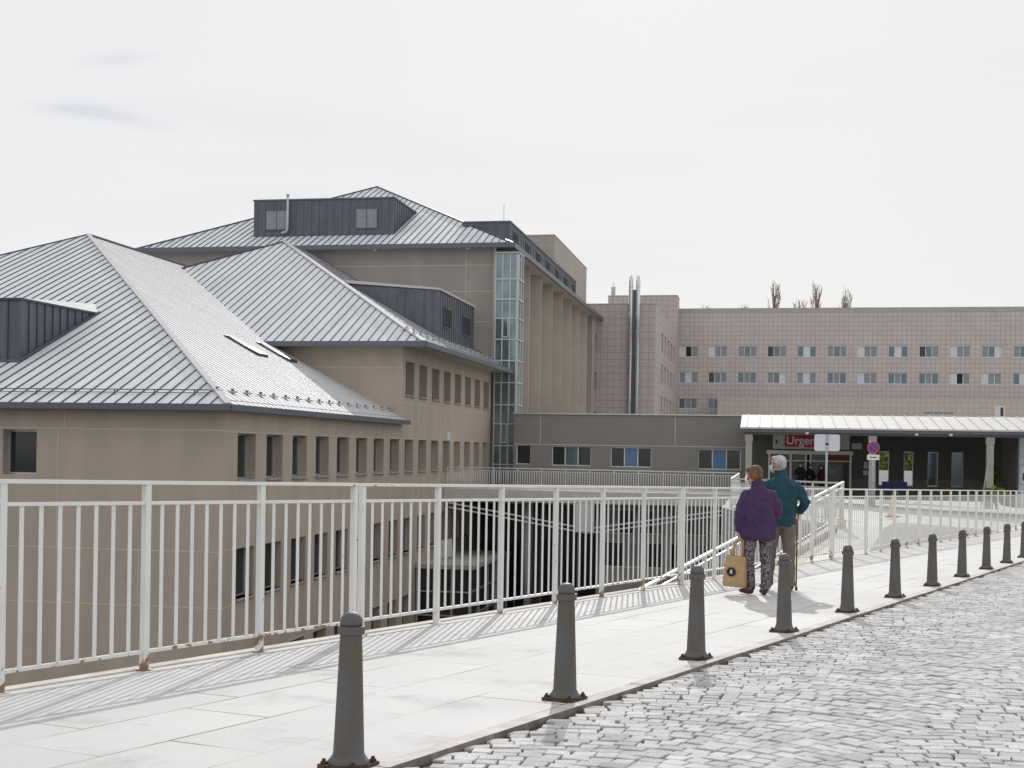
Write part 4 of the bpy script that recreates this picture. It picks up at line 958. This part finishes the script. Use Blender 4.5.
m_ = MB(); m_.box(p.x - .055, p.x + .055, p.y - .075, p.y - .06, .3, .36, 'pole'); m_.box(p.x - .055, p.x + .055, p.y - .075, p.y - .06, z0, z1, 'pole') ; m_.part('clamp', r)
p = at(872, 447.6, 55)
r = thing('no_parking_sign', 'round red and blue no parking sign with white plate before a canopy column', 'sign', (p.x, p.y, -2.2))
m_ = MB(); m_.lathe((p.x, p.y, -2.2), [(.045, 0), (.045, 2.7), (.01, 2.71)], 'pole', 12); m_.part('pole', r)
m_ = MB()
def disc(m_, x, y, z, r0, dy, mt, n=24): m_.ring([[(x + r0 * math.cos(6.2832 * j / n), y, z + r0 * math.sin(6.2832 * j / n)) for j in range(n)], [(x + r0 * math.cos(6.2832 * j / n), y - dy, z + r0 * math.sin(6.2832 * j / n)) for j in range(n)]], mt, False)
disc(m_, p.x, p.y - .05, p.z, .27, .015, 'road_red'); disc(m_, p.x, p.y - .066, p.z, .20, .006, 'road_blue')
m_.bar((p.x - .14, p.y - .078, p.z + .14), (p.x + .14, p.y - .078, p.z - .14), .012, .05, 'road_red', up=(1, 0, 1)); m_.part('disc', r)
m_ = MB(); m_.box(p.x - .26, p.x + .26, p.y - .07, p.y - .055, p.z - .52, p.z - .30, 'white'); m_.box(p.x - .15, p.x + .15, p.y - .074, p.y - .071, p.z - .43, p.z - .39, 'ink'); m_.part('plate', r)
p = at(891, 516, 46.5)
r = thing('traffic_cone', 'pale weathered traffic cone standing alone on the forecourt', 'cone', (p.x, p.y, -2.24))
m_ = MB(); m_.box(p.x - .19, p.x + .19, p.y - .19, p.y + .19, -2.24, -2.18, 'cone_base'); m_.part('base', r)
m_ = MB(); m_.lathe((p.x, p.y, -2.18), [(.15, 0), (.14, .04), (.105, .26), (.1, .28), (.06, .5), (.03, .72), (.015, .74)], 'cone', 18); m_.part('body', r)
def seat_row(x0, lab):
    r = thing('waiting_seat', lab, 'seat', (x0, 69.5, -2.3), 'B', group='blue waiting seats')
    m_ = MB(); m_.box(x0 - .28, x0 + .28, 69.2, 69.7, -1.86, -1.8, 'seatblue'); m_.part('seat', r)
    m_ = MB(); m_.box(x0 - .28, x0 + .28, 69.7, 69.76, -1.82, -1.38, 'seatblue'); m_.part('backrest', r)
    for a in (-.22, .22): m_ = MB(); m_.box(x0 + a - .02, x0 + a + .02, 69.25, 69.65, -2.3, -1.86, 'pole'); m_.part('leg', r)
seat_row(6.35, 'left blue plastic seat behind the railing below the first slit windows'); seat_row(7.05, 'right blue plastic seat behind the railing below the first slit windows')
def shrub(name, lab, c, rad, n, mt, seed, stem=.4, frame='B'):
    rr = random.Random(seed); r = thing(name, lab, 'plant', c, frame)
    st_ = MB(); lf = MB()
    for i in range(9):
        a = rr.uniform(0, 6.28); st_.tube([c, (c[0] + rad[0] * .5 * math.cos(a), c[1] + rad[1] * .5 * math.sin(a), c[2] + stem + rad[2] * .9)], [.03, .012], 'bark', 5)
    st_.part('stem', r)
    for i in range(n):
        while True:
            q = Vector((rr.uniform(-1, 1), rr.uniform(-1, 1), rr.uniform(-1, 1)))
            if .45 < q.length < 1 or (q.length < 1 and rr.random() < .3): break
        k = 1 + .22 * math.sin(q.x * 7 + seed) * math.cos(q.z * 6)
        p = Vector((c[0] + q.x * rad[0] * k, c[1] + q.y * rad[1] * k, c[2] + stem + rad[2] + q.z * rad[2] * k)); s = rr.uniform(.04, .085)
        a_, b_ = Vector((rr.gauss(0, 1), rr.gauss(0, 1), rr.gauss(0, 1))).normalized(), Vector((rr.gauss(0, 1), rr.gauss(0, 1), rr.gauss(0, 1))).normalized()
        lf.poly([p - a_ * s * 1.8, p + b_ * s, p + a_ * s * 1.8, p - b_ * s], rr.choice(mt))
    lf.part('foliage', r)
shrub('shrub', 'rounded yellow green shrub at the foot of the right canopy column', (10.0, 59.5, -2.3), (.42, .42, .3), 900, ['leaf_y', 'leaf_y', 'leaf_g'], 3, .35)
shrub('shrub', 'tall yellow and green shrub in the dark corner right of the column', (11.45, 69.5, -2.3), (.32, .35, .75), 1100, ['leaf_y', 'leaf_y', 'leaf_g'], 4, .3)
m_ = MB(); m_.box(6.2, 13.5, 84, 84.3, -2.3, -.98, 'white'); m_.top('garden_wall', (6.2, 84, -2.3), 'B', label='low white wall seen through the slit windows of the entrance', cat='wall')
for i, (t, lb) in enumerate(((7.85, 'backlit bush seen through the first slit window'), (9.75, 'backlit bush seen through the second slit window'))):
    shrub('bush', lb, (t, 89, -2.2), (.95, .7, 1.7), 5200, ['leaf_y', 'leaf_y', 'leaf_g'], 8 + i, 0.3)
m_ = MB(); m_.bar((9.55, 60.8, -2.3), (9.82, 60.8, -.4), .05, .05, 'pole', up=(0, 1, 0)); m_.top('leaning_pole', (9.55, 60.8, -2.3), 'B', label='thin grey pole leaning beside the right canopy column', cat='pole')

# ------------------------------------------------------------------ people
def organic(o, voxel, it=2, disp=0., dscale=.1):
    m = o.modifiers.new('remesh', 'REMESH'); m.mode = 'VOXEL'; m.voxel_size = voxel; m.use_smooth_shade = True
    if it: s = o.modifiers.new('smooth', 'SMOOTH'); s.factor = .5; s.iterations = it
    if disp:
        tx = bpy.data.textures.new('folds', 'CLOUDS'); tx.noise_scale = dscale; tx.noise_depth = 3
        d = o.modifiers.new('folds', 'DISPLACE'); d.texture = tx; d.strength = disp; d.mid_level = .5; d.texture_coords = 'LOCAL'
    return o
def hand(mb, wrist, dirv, palmn, mt, s=1., curl=55, thumb=1):
    """palm and five bent fingers; dirv along the hand, palmn out of the palm; thumb = side of the thumb"""
    d = Vector(dirv).normalized(); n = Vector(palmn); n = (n - d * n.dot(d)).normalized(); w_ = d.cross(n) * thumb; wr = Vector(wrist)
    mb.tube([wr - d * .02 * s, wr + d * .03 * s, wr + d * .07 * s, wr + d * .092 * s], [(.026 * s, .019 * s), (.036 * s, .017 * s), (.041 * s, .016 * s), (.036 * s, .012 * s)], mt, 10, side=w_)
    for i, (off, ln) in enumerate(((.031, .072), (.0105, .082), (-.0105, .076), (-.030, .058))):
        p = wr + d * .083 * s + w_ * off * s; a = 0; pts = [p - d * .02 * s, p]
        for k, q in enumerate((.45, .32, .23)):
            a += R(curl * (.55 if k == 0 else 1.)); p = p + (d * math.cos(a) + n * math.sin(a)) * ln * q * s; pts.append(p)
        mb.tube(pts, [.0098 * s, .0095 * s, .009 * s, .0085 * s, .0065 * s], mt, 8, side=w_)
    p = wr + d * .025 * s + w_ * .028 * s; q1 = p + (w_ * .55 + d * .7 + n * .25).normalized() * .035 * s; q2 = q1 + (w_ * .1 + d * .8 + n * .55).normalized() * .03 * s; q3 = q2 + (d * .6 + n * .8 - w_ * .2).normalized() * .024 * s
    mb.tube([p, q1, q2, q3], [.013 * s, .0115 * s, .0105 * s, .008 * s], mt, 8, side=n)
def head_parts(root, c, yaw, tilt, skin, hair, mask, style, glasses=False, vox=.006):
    """head built looking along +y, turned by yaw round the neck"""
    Rm = Matrix.Rotation(yaw, 3, 'Z') @ Matrix.Rotation(tilt, 3, 'X'); c = Vector(c)
    H = lambda x, y, z: c + Rm @ Vector((x, y, z))
    sk = MB()
    sk.ell(H(0, -.012, .02), (.074, .092, .098), skin, 16, Rm); sk.ell(H(0, .022, -.045), (.056, .062, .066), skin, 14, Rm); sk.ell(H(0, .045, -.082), (.030, .032, .026), skin, 10, Rm)
    sk.tube([H(0, .072, .028), H(0, .093, -.005), H(0, .103, -.022), H(0, .084, -.034)], [.009, .012, .015, .010], skin, 8)
    sk.tube([H(-.03, .074, -.054), H(0, .086, -.056), H(.03, .074, -.054)], [.006, .009, .006], skin, 8)
    for e in (-1, 1):
        sk.tube([H(e * .012, .080, .040), H(e * .045, .066, .040)], [.008, .008], skin, 6)
        sk.ell(H(e * .078, -.004, -.006), (.010, .020, .032), skin, 8, Rm)
    body_head = sk
    ey = MB()
    for e in (-1, 1): ey.ell(H(e * .031, .070, .018), (.012, .010, .010), 'letter', 8, Rm); ey.ell(H(e * .031, .079, .018), (.005, .003, .005), 'ink', 8, Rm)
    hr = MB()
    if style == 'man':
        hr.ell(H(0, -.028, .044), (.083, .090, .084), hair, 16, Rm); hr.ell(H(0, -.052, .0), (.070, .058, .070), hair, 14, Rm); hr.ell(H(0, .030, .092), (.056, .050, .028), hair, 12, Rm)
        hr.ell(H(.066, -.018, .03), (.018, .042, .045), hair, 10, Rm); hr.ell(H(-.066, -.018, .03), (.018, .042, .045), hair, 10, Rm)
    elif style == 'woman':
        hr.ell(H(0, -.030, .046), (.092, .098, .086), hair, 16, Rm); hr.ell(H(0, -.050, -.005), (.084, .070, .078), hair, 14, Rm); hr.ell(H(0, .036, .082), (.070, .058, .036), hair, 12, Rm)
        hr.ell(H(.070, -.012, .01), (.024, .046, .055), hair, 10, Rm); hr.ell(H(-.070, -.012, .01), (.024, .046, .055), hair, 10, Rm)
    else:
        hr.ell(H(0, -.024, .036), (.088, .096, .088), hair, 14, Rm); hr.tube([H(0, -.05, .03), H(0, -.075, -.06), H(0, -.07, -.2)], [(.085, .06), (.085, .055), (.06, .03)], hair, 12)
    ml = MB()                                          # pleated mask cupping nose, mouth and chin
    rs = []
    for zz, yy, ww in ((.010, .086, .036), (-.004, .104, .052), (-.028, .116, .064), (-.056, .112, .062), (-.084, .092, .048), (-.098, .066, .034)):
        rg = []
        for k in range(9):
            a = -1 + k / 4; rg.append(H(ww * a * 1.12, yy - .052 * a * a, zz + .004 * a * a))
        for k in range(8, -1, -1):
            a = -1 + k / 4; rg.append(H(ww * a * 1.08, yy - .006 - .052 * a * a, zz + .004 * a * a))
        rs.append(rg)
    ml.ring(rs, mask, True)
    for e in (-1, 1):
        for z in (.0, -.075): ml.tube([H(e * .058, .05, z), H(e * .080, .010, z * .5 - .005)], .0022, mask, 5)
    gl_ = None
    if glasses:
        gl_ = MB()
        for e in (-1, 1):
            gl_.tube([H(e * .062, .082, .026), H(e * .080, .06, .026), H(e * .084, -.006, .016)], .003, 'ink', 6)
            n = 12
            for k in range(n):
                a, b = 6.2832 * k / n, 6.2832 * (k + 1) / n
                gl_.tube([H(e * .033 + .026 * math.cos(a), .093, .020 + .018 * math.sin(a)), H(e * .033 + .026 * math.cos(b), .093, .020 + .018 * math.sin(b))], .0022, 'ink', 5)
        gl_.tube([H(-.008, .096, .024), H(.008, .096, .024)], .0025, 'ink', 5)
    return body_head, ey, hr, ml, gl_
def torso(mb, rings, mt, side=(1, 0, 0)):
    mb.ring([[(cx + rx * math.cos(2 * math.pi * j / 24), cy + ry * math.sin(2 * math.pi * j / 24), z) for j in range(24)] for z, cx, cy, rx, ry in rings], mt)
def shoe(mb, heel, toe, mt, s=1.):
    h, t = Vector(heel), Vector(toe); d = (t - h).normalized()
    mb.tube([h - d * .035 * s, h - d * .01, h.lerp(t, .35), h.lerp(t, .7), t - d * .02, t + d * .02 * s], [(.026 * s, .03), (.036 * s, .045), (.036 * s, .046), (.044 * s, .034), (.042 * s, .028), (.02 * s, .016)], mt, 12, side=d.cross(Vector((0, 0, 1))))
    mb.tube([h + Vector((0, 0, .01)), h + Vector((0, 0, .09))], [.046 * s, .048 * s], mt, 12)
def person(label, loc, rz, P, group=None):
    r = thing('person', label, 'person', (0, 0, 0), group=group); r.location = (*loc[:2], loc[2] + EYE); r.rotation_euler = (0, 0, rz)
    S = P.get('s', 1.); vox = P.get('vox', .008)
    hb, ey, hr, ml, gl_ = head_parts(r, P['head'], P['yaw'], P.get('tilt', 0), P['skin'], P['hair'], P['mask'], P['style'], P.get('glasses'))
    b = hb; sk = P['skin']; hc = Vector(P['head'])
    b.tube([Vector(P['neck']) - Vector((0, 0, .12)), P['neck'], hc + Vector((0, -.012, -.05))], [.075, .054, .052], sk, 12)
    z = P['zs']                                         # torso under the clothes
    torso(b, [(z[0], 0, 0, .13, .09), (z[1], 0, 0, .14, .10), (z[2], 0, 0, .15, .10), (z[3] - .06, 0, 0, .11, .07), (z[3] + .03, 0, 0, .055, .05)], sk)
    for a in P['arms']:
        b.tube([a[0], a[1], a[2]], [.045, .036, .025], sk, 10)
        hand(b, a[2], Vector(a[3]), a[4], sk, a[5], a[6], a[7])
    for l in P['legs']: b.tube([l[0], l[1], l[2]], [.07, .045, .032], sk, 10)
    organic(b.part('body', r), P.get('bvox', .0055), 1)
    ey.part('eyes', r)
    organic(hr.part('hair', r), .007, 1, .012, .02)
    ml.part('face_mask', r)
    if gl_: gl_.part('glasses', r)
    ct = MB(); torso(ct, P['coat'], P['coatm'])
    for a in P['arms']:
        ct.tube([Vector(a[0]) + Vector((-.085 if a[0][0] > 0 else .085, 0, .035)), Vector(a[0]) + Vector((-.015 if a[0][0] > 0 else .015, 0, -.01)), Vector(a[0]).lerp(Vector(a[1]), .5), a[1], Vector(a[1]).lerp(Vector(a[2]), .55), Vector(a[2]) - (Vector(a[2]) - Vector(a[1])).normalized() * .012], [v * P['slv'] for v in (.055, .078, .074, .067, .057, .046)], P['coatm'], 14)
    n = Vector(P['neck']); ct.tube([n + Vector((0, -.01, -.07)), n + Vector((0, -.004, -.02)), n + Vector((0, .004, .06))], [(.10, .085), (.084, .078), (.082, .078)], P['coatm'], 16)
    organic(ct.part(P['coatn'], r), vox, 3, P.get('fold', .045), P.get('fsc', .11))
    tr_ = MB(); lg = P['legs']
    torso(tr_, [(lg[0][0][2] - .06, 0, 0, .15, .11), (lg[0][0][2] + .04, 0, 0, .165, .12), (lg[0][0][2] + .12, 0, 0, .15, .11)], P['trm'])
    for l in lg:
        h, k, a = Vector(l[0]), Vector(l[1]), Vector(l[2])
        tr_.tube([h + Vector((0, 0, .03)), h.lerp(k, .35), k + Vector((0, 0, .04)), k - Vector((0, 0, .05)), k.lerp(a, .6), a - Vector((0, 0, .03))], [v * P['leg'] for v in (.100, .092, .073, .068, .062, .058)], P['trm'], 14)
    organic(tr_.part(P['trn'], r), vox, 2, .022, .09)
    for l in lg:
        s_ = MB(); a = Vector(l[2]); t = Vector(l[3]); shoe(s_, (a.x, a.y, .045), (a.x + t.x * .17, a.y + t.y * .17, .032), P['shoem'], P.get('shs', 1.)); organic(s_.part('shoe', r), .008, 1)
    return r
man_at = at(778.5, 589, 16.9); wom_at = at(756, 593, 16.2)
zm, zw = ground(man_at.x, man_at.y) + .006, ground(wom_at.x, wom_at.y) + .006
man = dict(head=(-.035, .05, 1.628), yaw=R(66), tilt=R(-4), neck=(-.01, .01, 1.50), skin='skin_m', hair='hair_w', mask='mask_b', style='man', glasses=True, zs=(.92, 1.1, 1.32, 1.44),
    arms=[((.20, -.01, 1.365), (.305, -.08, 1.15), (.25, .045, 1.0), (-.05, .35, -.95), (-1, .1, .1), 1.05, 62, -1), ((-.20, 0, 1.365), (-.28, -.03, 1.15), (-.20, .16, 1.02), (.2, 1, .1), (.6, -.4, -.6), 1.05, 35, 1)],
    legs=[((-.095, 0, .88), (-.115, .06, .49), (-.135, .07, .09), (-.35, .93)), ((.095, 0, .88), (.115, -.02, .48), (.125, -.07, .09), (.25, .95))],
    coat=[(.835, 0, 0, .185, .135), (.86, 0, 0, .200, .148), (.98, 0, -.005, .205, .150), (1.15, 0, -.012, .214, .150), (1.28, 0, -.016, .226, .146), (1.36, 0, -.014, .205, .132), (1.425, 0, -.006, .150, .112), (1.48, 0, 0, .088, .085)],
    coatm='coat_t', coatn='jacket', slv=1.0, trm='pants_k', trn='trousers', leg=1.1, shoem='shoe_d')
wom = dict(head=(-.055, .05, 1.478), yaw=R(52), tilt=R(-6), neck=(-.015, .01, 1.36), skin='skin', hair='hair_b', mask='mask_w', style='woman', zs=(.85, 1.0, 1.2, 1.32),
    arms=[((-.165, 0, 1.235), (-.228, -.03, 1.0), (-.232, .03, .765), (0, .1, -1), (1, 0, 0), .95, 58, 1), ((.165, 0, 1.235), (.243, -.03, 1.02), (.215, .17, .93), (.2, 1, .0), (-.5, -.3, -.6), .95, 35, -1)],
    legs=[((-.09, 0, .80), (-.10, .03, .45), (-.065, .05, .09), (-.55, .8)), ((.09, 0, .80), (.10, -.01, .44), (.085, -.05, .09), (.05, 1))],
    coat=[(.69, 0, 0, .222, .160), (.715, 0, 0, .238, .176), (.85, 0, -.005, .228, .175), (1.0, 0, -.012, .212, .165), (1.12, 0, -.018, .205, .160), (1.22, 0, -.016, .182, .145), (1.285, 0, -.006, .135, .118), (1.345, 0, 0, .088, .09)],
    coatm='coat_p', coatn='coat', slv=1.06, trm='floral', trn='trousers', leg=.93, shoem='shoe', shs=.92, fold=.055)
person('older man seen from behind in a teal jacket and khaki trousers holding a cane', (man_at.x, man_at.y, zm), R(2), man)
person('older woman seen from behind in a purple coat and patterned trousers holding a bag', (wom_at.x, wom_at.y, zw), R(6), wom)
# cane in the man's right hand
cx, cy = man_at.x + .235, man_at.y + .085
m_ = MB(); zc = ground(cx, cy)
m_.tube([(cx, cy, zc + .005), (cx, cy, zc + .925)], [.009, .0105], 'cane', 10); cs = m_.top('walking_cane', (cx, cy, zc), label='thin dark spotted walking cane in the right hand of the man', cat='cane')
m_ = MB(); m_.tube([(cx - .01, cy + .055, zc + .92), (cx, cy + .02, zc + .93), (cx, cy - .05, zc + .925)], [.013, .015, .011], 'cane', 10); m_.part('handle', cs)
m_ = MB(); m_.lathe((cx, cy, zc + .001), [(.016, 0), (.016, .04), (.011, .05)], 'ink', 10); m_.part('tip', cs)
# jute bag in the woman's left hand
ca, sa = math.cos(R(6)), math.sin(R(6)); hx_, hy_ = -.235, .035
bx, by = wom_at.x + hx_ * ca - hy_ * sa, wom_at.y + hx_ * sa + hy_ * ca; zb = zw
r = thing('shopping_bag', 'tan jute shopping bag with a round black emblem hanging from the left hand of the woman', 'bag', (0, 0, 0)); r.location = (bx - .045, by, zb + EYE); r.rotation_euler = (0, R(3), R(-24)); r['label'] = 'tan jute bag with a round black emblem hanging from the hand of the woman'
m_ = MB(); W2, T2 = .130, .075; z0, z1 = .095, .475
for (za, wa, ta), (zb_, wb, tb) in (((z0, W2, T2), (z0 + .03, W2 + .008, T2 + .006)), ((z0 + .03, W2 + .008, T2 + .006), (z0 + .2, W2 + .002, T2)), ((z0 + .2, W2 + .002, T2), (z1, W2 - .012, T2 - .03))):
    for k in range(6):
        x0, x1 = -1 + k / 3, -1 + (k + 1) / 3; wv = lambda x, z: .008 * math.sin(x * 5 + z * 18)
        for sg_ in (-1, 1): m_.poly([(x0 * wa, sg_ * ta + wv(x0, za), za), (x1 * wa, sg_ * ta + wv(x1, za), za), (x1 * wb, sg_ * tb + wv(x1, zb_), zb_), (x0 * wb, sg_ * tb + wv(x0, zb_), zb_)], 'bag', True)
    for sg_ in (-1, 1):
        wv = lambda x, z: .008 * math.sin(x * 5 + z * 18)
        m_.poly([(sg_ * wa, -ta + wv(sg_, za), za), (sg_ * wa, ta + wv(sg_, za), za), (sg_ * wb, tb + wv(sg_, zb_), zb_), (sg_ * wb, -tb + wv(sg_, zb_), zb_)], 'bag')
m_.box(-W2 + .01, W2 - .01, -T2 + .01, T2 - .01, z0 + .001, z0 + .01, 'bag'); m_.part('bag_body', r)
for sg_ in (-1, 1):
    m_ = MB(); y = sg_ * (T2 - .034); pts = [Vector((-.06, y, z1 - .04)), Vector((-.052, y, z1 + .07)), Vector((-.005, y * .4, .675)), Vector((.03, y * .2, .69)), Vector((.05, y * .4, .675)), Vector((.062, y, z1 + .07)), Vector((.065, y, z1 - .04))]
    for a, b in zip(pts[:-1], pts[1:]): m_.bar(a, b, .008, .024, 'bag', up=(1, 0, .01))
    m_.part('handle', r)
m_ = MB(); disc(m_, -.035, -T2 - .008, .28, .058, .002, 'ink'); m_.part('round_emblem', r)
m_ = MB(); disc(m_, -.035, -T2 - .0105, .285, .013, .001, 'letter', 12); m_.bar((-.055, -T2 - .011, .265), (-.015, -T2 - .011, .265), .001, .006, 'letter'); m_.bar((-.05, -T2 - .011, .305), (-.02, -T2 - .011, .305), .001, .005, 'letter'); m_.part('emblem_mark', r)
# visitors by the doors
def visitor(label, t, s, yaw, coatm, H=1.66, style='man', hair='hair_d'):
    k = H / 1.75; x, y = b2w(t, s)
    P = dict(head=(0, .03, 1.66 * k), yaw=R(10), neck=(0, 0, 1.52 * k), skin='skin', hair=hair, mask='mask_w', style=style, zs=(.9 * k, 1.1 * k, 1.3 * k, 1.43 * k),
        arms=[((.19, 0, 1.39 * k), (.25, .02, 1.13 * k), (.15, .18, 1.05 * k), (-.3, 1, .2), (-.6, 0, -.6), 1., 40, -1), ((-.19, 0, 1.39 * k), (-.25, 0, 1.12 * k), (-.24, .05, .9 * k), (0, .2, -1), (1, 0, 0), 1., 40, 1)],
        legs=[((-.09, 0, .88 * k), (-.10, .03, .48 * k), (-.11, .02, .09), (-.2, .95)), ((.09, 0, .88 * k), (.10, 0, .48 * k), (.11, -.03, .09), (.2, .95))],
        coat=[(.82 * k, 0, 0, .18, .13), (.86 * k, 0, 0, .20, .14), (1.1 * k, 0, 0, .20, .14), (1.3 * k, 0, 0, .215, .14), (1.38 * k, 0, 0, .21, .12), (1.44 * k, 0, 0, .16, .10), (1.48 * k, 0, 0, .09, .08)],
        coatm=coatm, coatn='coat', slv=1., trm='cloth_d', trn='trousers', leg=.95, shoem='ink', vox=.02, bvox=.012)
    return person(label, (x, y, -2.22), yaw, P, group='visitors by the entrance doors')
visitor('visitor in black seen against the left glass door, just right of the walking man', 2.0, 71.2, R(150), 'cloth_d', 1.70)
visitor('visitor in dark clothes with pale mask between the two door leaves', 2.48, 71.35, R(190), 'cloth_d', 1.60)
visitor('long haired visitor in maroon with pale mask at the right glass door', 3.12, 71.2, R(110), 'cloth_r', 1.58, 'woman2')
